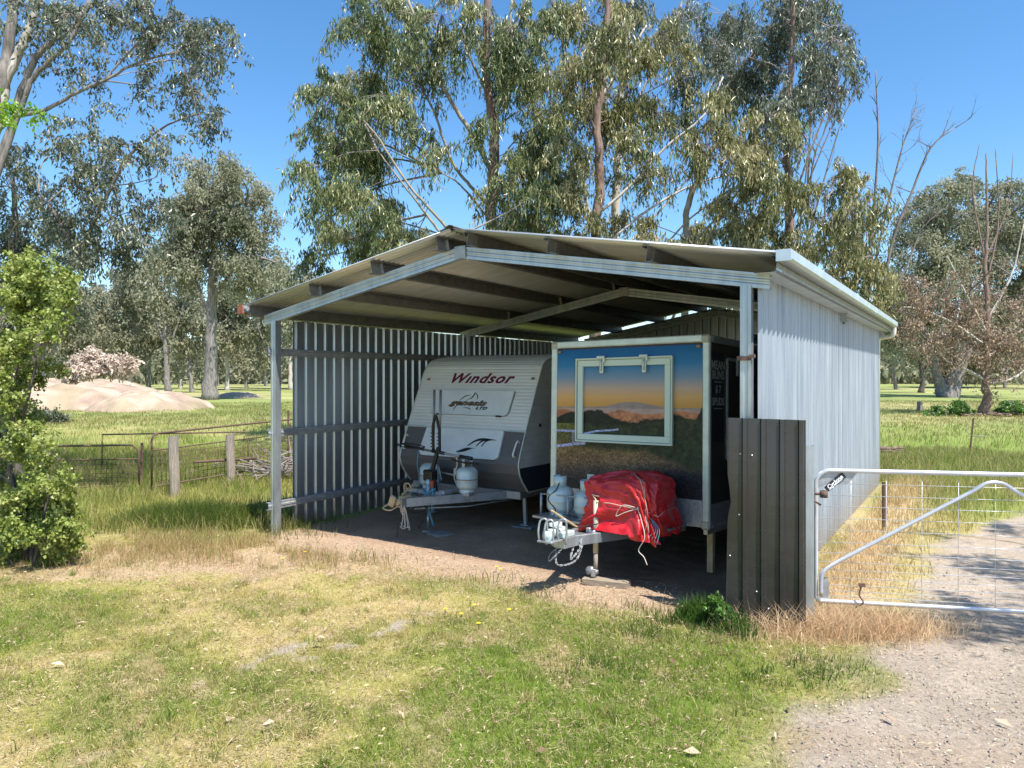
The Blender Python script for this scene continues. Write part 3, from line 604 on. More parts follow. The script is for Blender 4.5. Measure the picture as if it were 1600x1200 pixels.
b = MB(); b.strip([(W_ / 2 + a, -.25, zA + RT + .02 + c_) for a, c_ in rc], [(W_ / 2 + a, D2 + .18, zA + RT + .02 + c_) for a, c_ in rc], sm=True); b.build('ridge_cap', M['purlin'], shed)
# walls (rib profile outwards)
def wall_sheet(name, p0, dr, outw, L, z0, ztf, m, start=.0, **kw):
    pr = trim_profile(L, start=start, **kw); b = MB(); A = []; B = []
    for a, d in pr:
        q = Vector(p0) + Vector(dr) * a + Vector(outw) * d; A.append((q.x, q.y, z0)); B.append((q.x, q.y, ztf(a)))
    b.strip(A, B); o = b.build(name, m, shed); sol = o.modifiers.new('t', 'SOLIDIFY'); sol.thickness = .0015; sol.offset = 0; return o
wall_sheet('wall', (-.115, .40, 0), (0, 1, 0), (-1, 0, 0), D2 - .42, .03, lambda a: 3.07, M['wallin'], start=.02, mids=False, side=.024, top=.016, d=.032)
wall_sheet('wall', (W_ + .095, .02, 0), (0, 1, 0), (1, 0, 0), D2 - .02, .02, lambda a: 3.19, M['wallout'], start=.02)
wall_sheet('wall', (-.10, D2 + .02, 0), (1, 0, 0), (0, 1, 0), W_ + .19, .02, lambda a: rz(a - .1) + RH + .07, M['wallin'], start=.05)
# screws rows on outer wall
b = MB()
for z in (.45, 1.45, 2.6):
    for i in range(50): b.lathe([(0, .006), (.006, .004), (.007, 0)], (W_ + .097, .13 + i * .195, z), 6, rot=(0, R(90), 0))
b.build('screws', M['screw'], shed)
for z in (.40, 1.44, 2.60):
    for u0, s in ((-.062, 1), (W_ + .05, -1)):
        if u0 > 0 and z < 2: pass
        b = MB(); v0 = -.10 if u0 < 0 else .06
        sec = [(0, -.05), (.0, -.02), (.008, -.012), (.008, .012), (0, .02), (0, .05)]
        b.strip([(u0 + d_ * s + .02 * s, v0, z + h_) for d_, h_ in sec], [(u0 + d_ * s + .02 * s, D2, z + h_) for d_, h_ in sec])
        for h_ in (-.05, .05): b.box((u0 - .01 * s, (v0 + D2) / 2, z + h_), (.06, D2 - v0, .003))
        b.build('girt', M['galv'] if z > 3 else M['galvdull'], shed)
b = MB()
for z in (.9, 2.1): b.box((W_ / 2, D2 - .03, z), (W_, .05, .1), bev=.003)
b.build('girt', M['galvdull'], shed)
# right gutter (quad profile), fascia
def section(name, sec, v0, v1, m, thick=.002, ends=True):
    b = MB(); b.strip([(a, v0, c_) for a, c_ in sec], [(a, v1, c_) for a, c_ in sec])
    if ends: b.add([(a, v0, c_) for a, c_ in sec], [tuple(range(len(sec)))[::-1]]); b.add([(a, v1, c_) for a, c_ in sec], [tuple(range(len(sec)))])
    return b.build(name, m, shed)
g0 = W_ + .315
o = section('gutter', [(g0, 3.365), (g0, 3.275), (g0 + .02, 3.262), (g0 + .10, 3.270), (g0 + .125, 3.29), (g0 + .13, 3.365), (g0 + .118, 3.378), (g0 + .105, 3.365), (g0 + .105, 3.30), (g0 + .01, 3.29)], -.24, D2 + .16, M['gutter'], ends=False)
MB().box((g0 + .065, -.243, 3.318), (.132, .006, .104), bev=.002).build('gutter_stop_end', M['gutter'], shed)
section('fascia', [(g0 - .005, 3.30), (g0 - .005, 3.20), (g0 - .03, 3.185), (g0 - .20, 3.185), (g0 - .20, 3.19), (g0 - .03, 3.195)], -.20, D2 + .14, M['gutter'], ends=False)
b = MB()
for v in (D2 * .25, D2 * .62): b.box((g0 + .06, v, 3.277), (.135, .03, .015))
b.build('gutter_bracket', M['gutter'], shed)
section('gutter', [(-.43, 3.26), (-.43, 3.17), (-.53, 3.17), (-.535, 3.27), (-.52, 3.28), (-.52, 3.19), (-.44, 3.185)], -.22, D2 + .16, M['gutter'], ends=False)
b = MB(); b.box((-.48, -.232, 3.215), (.115, .02, .125), bev=.004); b.box((-.48, -.16, 3.155), (.115, .16, .006)); b.box((-.541, -.16, 3.215), (.006, .16, .12)); b.build('gutter_end', M['rustred'], shed)
b = MB(); b.tube(bez([(g0 + .065, D2 + .02, 3.27), (g0 + .065, D2 + .03, 3.17), (g0 + .04, D2 + .05, 3.10), (g0 - .06, D2 + .10, 3.07), (g0 - .22, D2 + .12, 3.06)], 16), .045, 14)
b.tube([(g0 - .20, D2 + .12, 3.06), (g0 - .24, D2 + .12, 3.0), (g0 - .24, D2 + .12, .1)], .045, 14); b.build('downpipe', M['pvc'], shed)
b = MB(); b.box((W_ + .13, 5.0, 3.09), (.05, .14, .10), bev=.005); b.build('vent_block', M['purlin'], shed)
b = MB(); b.box((W_ - .01, -.06, 2.42), (.13, .02, .04)); b.box((W_ + .06, -.05, 2.44), (.05, .05, .03)); b.build('post_clamp', M['rust'], shed)
# light fittings on the girt
b = MB(); b.lathe([(0, .0), (.045, 0), (.05, .05), (.03, .07), (.03, .14), (0, .15)], (.0, 3.35, 1.53), 14, rot=(R(-90), 0, 0)); b.box((.0, 3.62, 1.52), (.06, .12, .06), bev=.008); b.build('jar', [M['pvc'], M['black']], shed)

# ---------------------------------------------------------------- CARAVAN
crv = empty('caravan', (-.85, 10.935, 0), -35.2, 'white ribbed caravan with charcoal lower front and maroon lettering', 'caravan')
HW = 1.15
prof = [(.246, .578), (.10, .74), (.03, .85), (0, .98), (.03, 1.10), (.18, 1.45), (.40, 1.93), (.58, 2.32), (.64, 2.42), (.74, 2.49), (.90, 2.545), (1.2, 2.59), (2.2, 2.64), (4.2, 2.65), (4.85, 2.58), (4.95, 2.4), (4.95, .70), (4.8, .55)]
def profpt(z, off=0):
    for (y0, z0), (y1, z1) in zip(prof[:9], prof[1:10]):
        if z0 <= z <= z1:
            t = (z - z0) / (z1 - z0); d = Vector((0, y1 - y0, z1 - z0)).normalized(); nrm = Vector((0, -d.z, d.y))
            return Vector((0, y0 + (y1 - y0) * t, z)) + nrm * off, nrm
    return Vector((0, .7, z)), Vector((0, -1, 0))
# densify with ribs
def dens(P_, pitch, depth, z_from):
    out = []
    acc = 0
    for (y0, z0), (y1, z1) in zip(P_[:-1], P_[1:]):
        L = math.hypot(y1 - y0, z1 - z0); k = max(1, int(L / (pitch / 5))); nx_, nz_ = -(z1 - z0) / L, (y1 - y0) / L
        for i in range(k):
            t = i / k; s = acc + L * t; ph = (s % pitch) / pitch; d = -depth * math.exp(-((ph - .5) / .13) ** 2) if z0 >= z_from - .01 else 0
            out.append((y0 + (y1 - y0) * t + nx_ * d * 1, z0 + (z1 - z0) * t + nz_ * d))
        acc += L
    out.append(P_[-1]); return out
lower = prof[:5] + [(.18, 1.45)]; upper = [(.18, 1.45)] + prof[6:13]
b = MB(); P_ = dens(lower, .2, 0, 9); b.strip([(-HW, y_, z_) for y_, z_ in P_], [(HW, y_, z_) for y_, z_ in P_]); b.build('lower_front_panel', M['greycomp'], crv)
b = MB(); P_ = dens(upper, .055, .006, 1); b.strip([(-HW, y_, z_) for y_, z_ in P_], [(HW, y_, z_) for y_, z_ in P_])
rest = prof[12:]; b.strip([(-HW, y_, z_) for y_, z_ in rest], [(HW, y_, z_) for y_, z_ in rest]); b.strip([(-HW, .246, .578), (-HW, 4.8, .55)], [(HW, .246, .578), (HW, 4.8, .55)]); b.build('front_panel', M['clad'], crv)
# sides: ribbed cladding in strips by height, clipped to profile
def yfront(z):
    for (y0, z0), (y1, z1) in zip(prof[:13], prof[1:14]):
        if z0 <= z <= z1: return y0 + (y1 - y0) * (z - z0) / (z1 - z0)
    return 2.2
for s in (-1, 1):
    b = MB(); z = .94; zs = []
    while z < 2.635:
        for dz, dd in ((0, 0), (.085, 0), (.094, -.006), (.104, -.006)): zs.append((min(z + dz, 2.636), dd))
        z += .112
    A = [(s * (HW + d), yfront(z) + .002, z) for z, d in zs]; B = [(s * (HW + d), 4.93, z) for z, d in zs]
    b.strip(A, B); b.build('side_panel', M['clad'], crv)
    b = MB(); zz = [.579, .65, .74, .85, .94]; b.strip([(s * HW, yfront(z), z) for z in zz], [(s * HW, 4.9, z) for z in zz]); b.build('side_skirt', M['darkband'], crv)
    b = MB(); ed = [(s * (HW + .004), y_ - .004, z_) for y_, z_ in dens(prof[:13], .1, 0, 9)]; b.tube([(s * (HW + .004), 4.6, .56), (s * (HW + .004), 1, .572)] + ed, .013, 6); b.build('edge_trim', M['alu'], crv)
    b = MB(); b.box((s * (HW + .012), .92, .99), (.02, .06, .035), bev=.004); b.build('side_marker_light', M['amber'], crv)
    b = MB(); b.box((s * (HW + .012), .55, 1.53), (.025, .04, .045), bev=.006); b.build('side_socket', M['black'], crv)
    b = MB(); b.lathe([(0, .09), (.20, .09), (.30, .07), (.335, .03), (.335, -.07), (.30, -.1), (.2, -.1)], (s * 1.02, 2.9, .335), 28, rot=(0, R(90 * s), 0)); wv = b.build('wheel', M['tyre'], crv)
    MB().lathe([(0, .06), (.06, .08), (.10, .05), (.17, .06), (.20, .095)], (s * 1.03, 2.9, .335), 20, rot=(0, R(90 * s), 0)).build('rim', M['rim'], wv)
# panels that stand proud of the front: rounded trapezoids lofted on the profile
def rounded(poly, r, n=5):
    out = []; k = len(poly)
    for i in range(k):
        p0 = Vector(poly[i - 1]); p = Vector(poly[i]); p1 = Vector(poly[(i + 1) % k]); rr = r[i]
        a = p + (p0 - p).normalized() * rr; c_ = p + (p1 - p).normalized() * rr
        if rr < 1e-4: out.append(tuple(p)); continue
        for j in range(n + 1): t = j / n; out.append(tuple(a * (1 - t) ** 2 + p * 2 * t * (1 - t) + c_ * t * t))
    return out
def hatch(name, poly, r, off, m, inset=.03):
    P2 = rounded(poly, r); cx_ = sum(p[0] for p in P2) / len(P2); cz_ = sum(p[1] for p in P2) / len(P2); b = MB(); k = len(P2)
    def ring(sc, of):
        o = []
        for x_, z_ in P2:
            v = Vector((x_ - cx_, z_ - cz_)); l = v.length; v = v * (1 - sc / l); q, nn = profpt(cz_ + v.y, of); o.append((cx_ + v.x, q.y, q.z))
        return o
    rings = [ring(0, 0), ring(.004, off), ring(inset, off), ring(inset + .008, off - .006), ring(inset + .02, off - .006)]
    for A, B in zip(rings[:-1], rings[1:]): b.strip(A + [A[0]], B + [B[0]])
    b.add(rings[-1], [tuple(range(k))]); o = b.build(name, m, crv); e_ = MB(); A_r = ring(-.014, .002); B_r = ring(-.012, .010); C_r = ring(.004, .012)
    e_.strip(A_r + [A_r[0]], B_r + [B_r[0]]); e_.strip(B_r + [B_r[0]], C_r + [C_r[0]]); e_.build('seal', M['purlin'], o); return o
hatch('window_hatch', [(-.79, 2.02), (.79, 2.02), (.77, 1.655), (-.76, 1.655)], [.02, .02, .10, .10], .028, M['white'])
hatch('boot_hatch', [(-.72, 1.44), (.79, 1.445), (.80, 1.035), (-.75, 1.02)], [.02, .02, .10, .10], .03, M['white'])
b = MB()
for s in (-1, 1):
    q, n_ = profpt(1.45, .004); x0, x1 = (-1.15, -.74) if s < 0 else (.81, 1.15); b.box(((x0 + x1) / 2, q.y - .004, 1.455), (x1 - x0, .02, .018), rot=(R(-25), 0, 0))
b.build('waist_trim', M['alu'], crv)
def fm(x, z, off):   # matrix for text on the front surface
    q, n_ = profpt(z, off); up = Vector((0, -n_.z, 0)); zdir = n_; xdir = Vector((1, 0, 0)); ydir = zdir.cross(xdir)
    m = Matrix((xdir, ydir, zdir)).transposed().to_4x4(); m.translation = (x, q.y, q.z); return m
text('W\u0131ndsor', 'lettering', .235, M['maroon'], crv, fm(.04, 2.215, .004), off=.006, shear=.42, space=1.12, sx=1.32)
hat = [c_ for c_ in crv.children if c_.name.startswith('window_hatch')][0]
text('genesis', 'lettering', .125, M['black'], crv, fm(-.04, 1.83, .026), off=.0065, shear=.42, space=1.08, sx=1.75)
text('genesis', 'lettering', .125, M['gold'], crv, fm(-.04, 1.83, .0275), off=-.0006, shear=.42, space=1.08, sx=1.75)
text('LTD', 'lettering', .06, M['black'], crv, fm(.25, 1.755, .026), off=.003, shear=.4, space=1.2, sx=1.7)
def onf(pts, off): return [Vector((x, profpt(z, off)[0].y, profpt(z, off)[0].z)) for x, z in pts]
b = MB()
for pts in ([(-.22, 1.86), (-.12, 1.93), (-.02, 1.955)], [(-.10, 1.86), (.02, 1.92), (.06, 1.99), (.04, 1.93), (0, 1.88)], [(.06, 1.99), (.12, 1.94), (.13, 1.875)], [(-.28, 1.70), (-.26, 1.76), (-.22, 1.80)], [(-.10, 1.76), (.02, 1.75), (.06, 1.72)]):
    pp = [Vector((x, 0, z)) for x, z in pts]; pp = bez(pp, 12); pp = onf([(p.x, p.z) for p in pp], .027); b.tube(pp, [.001 + .006 * math.sin(math.pi * i / (len(pp) - 1)) for i in range(len(pp))], 5)
b.build('flame_emblem', M['black'], crv)
b = MB()
for i, (x0, x1, xa, w0) in enumerate([(.20, .46, .95 - .02, .05), (.36, .52, .80, .035), (.46, .56, .72, .025)]):
    lo = bez([Vector((x0, 0, 1.20)), Vector(((x0 + x1) / 2, 0, 1.27)), Vector((x1 + .05, 0, 1.30)), Vector((.66 + .02 * i, 0, 1.305 - .002 * i))], 12)
    hi = bez([Vector((x0 - .02, 0, 1.205)), Vector(((x0 + x1) / 2 - w0 * .6, 0, 1.29)), Vector((x1 - .02, 0, 1.325 - i * .008)), Vector((.68, 0, 1.31))], 12)
    b.strip(onf([(p.x, p.z) for p in lo], .0255 - .00), onf([(p.x, p.z) for p in hi], .0255)); 
lo = bez([Vector((.0, 0, 1.10)), Vector((.15, 0, 1.115)), Vector((.28, 0, 1.165)), Vector((.34, 0, 1.17))], 12); hi = bez([Vector((.0, 0, 1.11)), Vector((.1, 0, 1.15)), Vector((.2, 0, 1.175)), Vector((.34, 0, 1.175))], 12)
b.strip(onf([(p.x, p.z) for p in lo], .0255), onf([(p.x, p.z) for p in hi], .0255))
b.build('swoosh_decal', M['black'], crv)
for x_, z_ in ((-1.0, 2.20), (1.05, 2.215)):
    q, n_ = profpt(z_, .012); MB().box((x_, q.y, q.z), (.055, .03, .035), rot=(R(-24), 0, 0), bev=.006).build('marker_light', M['gold'], crv)
q, n_ = profpt(1.19, .05); b = MB(); b.tube(bez([profpt(1.10, 0)[0] + Vector((1.07, 0, 0)), profpt(1.11, .06)[0] + Vector((1.07, 0, 0)), profpt(1.29, .06)[0] + Vector((1.09, 0, 0)), profpt(1.30, 0)[0] + Vector((1.09, 0, 0))], 18), .014, 8); b.build('grab_handle', M['pvc'], crv)
b = MB(); b.tube(bez([profpt(1.10, 0)[0] + Vector((-1.07, 0, 0)), profpt(1.11, .06)[0] + Vector((-1.07, 0, 0)), profpt(1.29, .06)[0] + Vector((-1.09, 0, 0)), profpt(1.30, 0)[0] + Vector((-1.09, 0, 0))], 18), .014, 8); b.build('grab_handle', M['pvc'], crv)
for x_ in (-.55, .62):
    q, n_ = profpt(1.645, .03); MB().box((x_, q.y, q.z), (.10, .03, .02), rot=(R(-24), 0, 0), bev=.004).build('latch', M['black'], crv)
q, n_ = profpt(1.075, .034); MB().box((.07, q.y, q.z), (.06, .02, .05), bev=.008).build('boot_lock', M['alu'], crv)
# chassis and drawbar
b = MB()
b.beam((-1.05, .22, .52), (1.05, .22, .52), .06, .11)
for s in (-1, 1): b.beam((s * .95, .25, .50), (s * .95, 4.6, .50), .05, .10); b.beam((s * .80, .22, .51), (s * .035, -1.12, .51), .05, .12); b.tube([(s * .035, -.95, .40), (s * .45, -.3, .38), (s * .85, .35, .44)], .012, 6)
b.beam((-.42, -.38, .50), (.42, -.38, .50), .05, .08); b.box((0, -1.05, .51), (.11, .35, .12), bev=.004); b.build('drawbar', M['galvdull'], crv)
b = MB(); b.box((0, -.55, .58), (.5, .16, .05)); b.box((.25, -.5, .60), (.10, .25, .06), bev=.01); b.box((-.3, -.62, .59), (.2, .05, .05)); b.box((.52, -.36, .575), (.14, .12, .05)); b.build('tongue_bracket', M['galvdull'], crv)
b = MB(); b.box((0, -1.30, .56), (.085, .22, .09), bev=.02); b.lathe([(0, .05), (.05, .04), (.055, -.03), (.03, -.05)], (0, -1.42, .53), 14); b.beam((0, -1.36, .62), (0, -1.15, .72), .03, .02); b.tube(bez([(-.05, -1.25, .62), (-.06, -1.25, .74), (.03, -1.25, .76), (.05, -1.22, .66)], 14), .009, 6); b.build('coupling', M['tan'], crv).location.y = .20
b = MB(); b.box((-.03, -1.52, .55), (.10, .06, .16), rot=(0, R(20), 0), bev=.02); b.tube(bez([(-.08, -1.5, .52), (-.12, -1.6, .46), (0, -1.58, .44), (.05, -1.45, .5)], 14), .011, 6); b.build('coupling_handle', M['tan'], crv).location.y = .20
b = MB()
for i in range(6):
    ox = (i - 2.5) * .02; L = .22 + .07 * random.random(); rj = lambda q: random.uniform(-q, q); b.tube(bez([(.03, -1.36, .5), (.04 + ox, -1.38, .42), (.05 + ox + rj(.03), -1.36 + rj(.03), .38 - L * .3), (.05 + ox + rj(.06), -1.36 + rj(.03), .42 - L), (.04 + ox + rj(.09), -1.38 + rj(.05), .52 - L * 1.3)], 20), .006, 5)
b.build('safety_rope', M['rope'], crv).location.y = .20
b = MB()
for i in range(3): b.tube(bez([(.1 + i * .02, -1.0, .5), (.12 + i * .03, -1.05, .3), (.07 + i * .03, -1.1, .12 + .05 * i)], 12), .007, 5)
b.tube(bez([(-.02, -1.35, .46), (-.08, -1.36, .3), (-.085, -1.37, .03)], 12), .006, 5); b.build('brake_cable', M['black'], crv).location.y = .20
b = MB(); b.tube([(0, -.62, .72), (0, -.62, .30)], .03, 12); b.tube([(0, -.62, .31), (0, -.62, .06)], .022, 12); b.box((0, -.62, .02), (.14, .12, .03), bev=.008); b.lathe([(0, .03), (.034, .03), (.034, -.03)], (0, -.62, .74), 12); b.build('jockey_stand', M['galv'], crv)
b = MB(); b.tube(bez([(.05, -.66, .62), (.02, -.72, .5), (.08, -.7, .35), (.14, -.66, .12)], 14), .014, 6); b.tube(bez([(.08, -.62, .66), (.15, -.68, .5), (.1, -.66, .3)], 10), .012, 6); b.tube(bez([(-.1, -.62, .62), (.0, -.68, .57), (.12, -.6, .64)], 10), .016, 6); b.build('blue_rope', M['blueblk'], crv)
for s in (-1, 1):
    b = MB(); b.beam((s * .90, .53, .46), (s * .92, .53, .04), .05, .05, up=(0, 1, 0)); b.box((s * .92, .53, .035), (.14, .12, .02), bev=.004); b.build('stabiliser_leg', M['galv'], crv)
# bike carrier
bc = empty('bike_carrier', (.05, -.50, .56)); bc.parent = crv
b = MB()
for dx in (-.055, .065): b.tube([(dx, 0, .82), (dx, .02, 1.50)], .019, 10)
b.build('upright_tube', M['purlin'], bc)
b = MB(); b.tube(bez([(-.055, 0, .60), (-.055, -.01, .90), (-.04, -.02, 1.0), (.005, -.02, 1.12), (.05, -.02, 1.0), (.065, -.01, .90), (.065, 0, .60)], 36), .022, 10); b.beam((.05, -.01, .66), (-.07, -.03, .28), .05, .05); b.box((-.09, -.03, .26), (.17, .16, .16), bev=.02); b.beam((-.02, -.03, .22), (.03, -.03, -.02), .04, .05)
for i in range(6): b.box((-.055, -.022, .62 + i * .05), (.05, .03, .015)); b.box((.065, -.022, .62 + i * .05), (.05, .03, .015))
b.build('support_frame', M['blackmetal'], bc)
b = MB(); b.tube([(-.58, -.03, .66), (-.20, -.03, .62)], .020, 8, 0); b.tube([(-.20, -.03, .62), (.65, -.03, .55)], .017, 8, 1); b.tube([(.47, -.03, .565), (.68, -.03, .547)], .027, 8, 0); b.tube([(-.05, -.03, .61), (.18, -.03, .59)], .026, 8, 0)
b.build('cross_bar', [M['blackmetal'], M['rim']], bc)
b = MB()
for y_ in (-.10, .04): b.tube(bez([(-.72, y_, .68), (-.50, y_ - .03, .69), (-.28, y_, .66), (-.30, y_, .64), (-.5, y_, .64), (-.70, y_, .67)], 20), .009, 5)
b.tube(bez([(.34, -.08, .53), (.55, -.10, .50), (.80, -.08, .50), (.80, -.05, .48), (.6, -.06, .48), (.36, -.06, .51)], 20), .009, 5); b.build('wheel_tray', M['black'], bc)
b = MB(); b.box((-.05, -.06, .10), (.09, .07, .20), bev=.02); b.beam((-.05, -.06, .22), (-.09, -.05, .02), .05, .03); b.build('tail_light', M['orange'], bc)
b = MB(); b.tube(bez([(-.30, -.05, .62), (-.33, -.05, .4), (-.29, -.05, .25), (-.31, -.05, .1)], 12), .006, 5); b.tube([(.08, -.03, .38), (.13, -.04, .20)], .008, 6); b.build('tie_strap', M['blueblk'], bc)
b = MB(); b.tube([(-.30, -.06, .80), (.55, -.22, .76)], .014, 6); b.tube(bez([(.22, -.25, 1.1), (.24, -.26, .95), (.20, -.28, .8), (.26, -.26, .62)], 14), .012, 6); b.box((.22, -.27, .86), (.05, .05, .10), bev=.01); b.box((.27, -.27, .80), (.04, .05, .09), bev=.01); b.build('gas_regulator', M['rope'], crv)

# paver pads under the caravan
c0 = (-.85, 10.935)
def wl(o, rz_, x, y): a = R(rz_); return (o[0] + x * math.cos(a) - y * math.sin(a), o[1] + x * math.sin(a) + y * math.cos(a))
px_, py_ = wl(c0, -35.2, .92, .53); t = MB().box((0, 0, .012), (.34, .28, .024), bev=.004).build('paver', M['concrete']); t.location = (px_, py_, 0); t.rotation_euler = (0, 0, R(-30)); tag(t, 'dark paving slab under the caravan right stabiliser leg', 'paver')
px_, py_ = wl(c0, -35.2, .22, -.62); t = MB().box((0, 0, .012), (.30, .26, .03), bev=.004).build('paver', M['concrete']); t.location = (px_, py_, 0); t.rotation_euler = (0, 0, R(-50)); tag(t, 'pale flat slab beside the caravan jockey stand', 'paver')

# ---------------------------------------------------------------- gas cylinders
def cylinder(x, y, z, rz_, r, hb, collar, label, hose=True, ruststripe=True, dark=False):
    t = empty('gas_cylinder', (x, y, z), rz_, label, 'gas cylinder', 'gas cylinders on the drawbars')
    b = MB(); e = .09; pr = [(0, .02)] + [(r * math.cos(a), .02 + e - e * math.sin(a)) for a in np.linspace(math.pi / 2, 0, 7)] + [(r, hb * .5), (r + .003, hb * .5 + .004), (r + .003, hb * .5 + .014), (r, hb * .5 + .018)] + [(r * math.cos(a) ** .8, hb - e + e * math.sin(a)) for a in np.linspace(0, 1.45, 8)]
    b.lathe(pr, n=28); b.build('body', M['gas'], t)
    MB().lathe([(r * .72, 0), (r * .74, .045), (r * .68, .06)], n=24).build('foot_ring', M['gas'], t)
    if ruststripe: MB().lathe([(r + .0035, hb * .5 + .002), (r + .0055, hb * .5 + .008), (r + .0035, hb * .5 + .016)], n=28).build('strap', M['gasrust'], t)
    if collar:
        b = MB(); n = 20; k = 17; A = []; B = []; rc_ = .078
        for i in range(k + 1): a = -2.4 + 4.8 * i / k + 1.2; A.append((rc_ * math.cos(a), rc_ * math.sin(a), hb - .012)); B.append((rc_ * 1.02 * math.cos(a), rc_ * 1.02 * math.sin(a), hb + .115))
        b.strip(A, B, sm=True); o = b.build('collar', M['gas'], t); sol = o.modifiers.new('t', 'SOLIDIFY'); sol.thickness = .005
        b = MB(); b.tube([(0, 0, hb - .01), (0, 0, hb + .07)], .016, 10); b.tube([(0, 0, hb + .045), (.045, -.02, hb + .045)], .012, 8); b.lathe([(0, .02), (.028, .018), (.03, 0), (0, 0)], (0, 0, hb + .07), 10); b.build('valve', M['gasrust'], t)
    return t
def at_car(x, y, z): a = wl(c0, -35.2, x, y); return (a[0], a[1], z)
cylinder(*at_car(.476, -.318, .585), 40, .155, .375, True, 'white gas cylinder at the caravan front, clear of the bike carrier')
cylinder(*at_car(-.30, -.25, .575), -80, .150, .375, False, 'white gas cylinder half hidden behind the bike carrier on the caravan')
B0 = (1.32, 8.55)
def at_box(x, y, z): a = wl(B0, -38, x, y); return (a[0], a[1], z)
cylinder(*at_box(-.62, -.42, .60), 150, .160, .36, True, 'white gas cylinder with high collar at left end of the food trailer tray', ruststripe=False)
cylinder(*at_box(-.235, -.44, .60), 60, .145, .34, True, 'short white gas cylinder tucked against the red tarp bundle', ruststripe=False)

# ---------------------------------------------------------------- FOOD TRAILER
trl = empty('food_trailer', (B0[0], B0[1], 0), 0, 'box food trailer with a sunset countryside mural and cream hatch frame', 'trailer')
trl.rotation_euler = (R(-2.2), R(-.8), R(-38))
HB, ZB, ZT, LB = 1.05, .565, 2.70, 3.6
b = MB(); b.box((0, LB / 2 + .006, (ZB + ZT) / 2), (2 * HB - .02, LB - .012, ZT - ZB - .02)); b.build('body', M['darkwood'], trl)
# mural: printed picture, one colour per grid point
nu, nv = 420, 360; U, Vv = np.meshgrid(np.linspace(0, 1, nu), np.linspace(0, 1, nv)); u = U.ravel(); v = Vv.ravel()
mx0, mx1, mz0, mz1 = -HB + .075, HB - .075, .86, ZT - .10
def lerpc(v, stops):
    xs_ = [s_[0] for s_ in stops]; return np.stack([np.interp(v, xs_, [s_[1][i] for s_ in stops]) for i in range(3)], 1)
ck = lerpc(v, [(.60, (.62, .33, .10)), (.66, (.70, .40, .17)), (.72, (.55, .40, .30)), (.79, (.22, .30, .38)), (.88, (.05, .20, .38)), (1, (.005, .10, .27))])
nA = fbm(u * 6, v * 0, 3, 40); nB = fbm(u * 40, v * 40, 4, 41); nC = fbm(u * 12, v * 12, 4, 42); nD = fbm(u * 110, v * 110, 2, 43)
def lay(c_, mask, col): m_ = np.clip(mask, 0, 1)[:, None]; return c_ * (1 - m_) + col * m_
edge = lambda h, w_=.004: ss(h + w_, h - w_, v)
c_ = ck
c_ = lay(c_, edge(.585 + .035 * np.exp(-((u - .55) / .16) ** 2) + .01 * nA), np.array([.34, .26, .23]) * (.8 + .4 * nB[:, None]))
c_ = lay(c_, edge(.545 + .02 * np.exp(-((u - .47) / .09) ** 2) + .03 * np.exp(-((u - .86) / .10) ** 2) + .03 * np.exp(-((u - .05) / .08) ** 2) + .02 * (nA - .5)), np.array([.34, .18, .11]) * (.5 + 1.0 * nB[:, None]))
c_ = lay(c_, edge(.495 + .075 * np.exp(-((u - .29) / .12) ** 2) + .03 * (nC - .5) + .055 * np.exp(-((u - .09) / .09) ** 2) + .03 * (u > .6) * (nA) + .05 * np.exp(-((u - .84) / .05) ** 2) + .10 * np.exp(-((u - 1.01) / .03) ** 2) + .03 * (nB - .5), .008), np.array([.022, .024, .014]) * (.5 + 1.2 * nB[:, None]))
c_ = lay(c_, edge(.47 + .045 * ss(.45, 1, u) + .035 * (nC - .5), .01), np.array([.040, .046, .023]) * (.25 + 1.6 * nB[:, None]))
fld = lerpc(v, [(0, (.035, .028, .028)), (.12, (.075, .06, .05)), (.22, (.17, .115, .07)), (.30, (.17, .12, .06)), (.36, (.10, .10, .05)), (.46, (.12, .12, .04))]) * (.45 + 1.1 * nD[:, None]) * (.7 + .6 * nC[:, None])
low = ss(.33, .27, v + .05 * (nC - .5) + .10 * ss(.6, .95, u)); lf = ss(.22, .14, u) * (v < .47); c_ = lay(c_, np.maximum(low, lf * 1.0), fld)
c_ = lay(c_, low * ss(.55, .9, u + .3 * (nC - .5)) * ss(.26, .12, v), np.array([.03, .028, .03]) * (.4 + 1.3 * nD[:, None]))
for (pts, wd) in (([(0, .415), (.12, .415), (.22, .40), (.30, .42), (.36, .425), (.46, .437)], .009), ([(0, .30), (.1, .315), (.15, .325), (.22, .33)], .011)):
    yy = np.interp(u, [p[0] for p in pts], [p[1] for p in pts]); m_ = ss(wd, wd * .7, np.abs(v - yy) / (1 - .5 * u * (pts[0][1] > .4))) * (u < pts[-1][0]); c_ = lay(c_, m_, np.array([.30, .31, .42]) * (.8 + .4 * nB[:, None]))
c_ = lay(c_, (np.abs(u - .125) < .008) * (v > .31) * (v < .41), np.array([.22, .20, .24]))
c_ = c_ * (.55 + .9 * fbm(u * 160, v * 160, 2, 61)[:, None] ** 1.5 * (v < .52)[:, None] + .28 * (v >= .52)[:, None])
lum_ = c_.mean(1, keepdims=True); c_ = np.clip(lum_ + (c_ - lum_) * 1.12, .001, 1); c_ = np.where((v < .58)[:, None], (c_ / .12) ** 1.35 * .12, c_ * .95)
V = np.stack([mx0 + (mx1 - mx0) * u, np.full(len(u), -.004), mz0 + (mz1 - mz0) * v], 1)
I, J = np.meshgrid(np.arange(nu - 1), np.arange(nv - 1)); q = (J * nu + I).ravel()
npmesh('mural_panel', V, np.stack([q, q + 1, q + nu + 1, q + nu], 1), M['mural'], col=np.clip(c_ * 1.15, 0, 1), parent=trl)
b = MB(); b.box((0, -.002, (ZB + .86) / 2 + .01), (2 * HB - .12, .012, .86 - ZB)); b.build('stone_guard', M['checker'], trl)
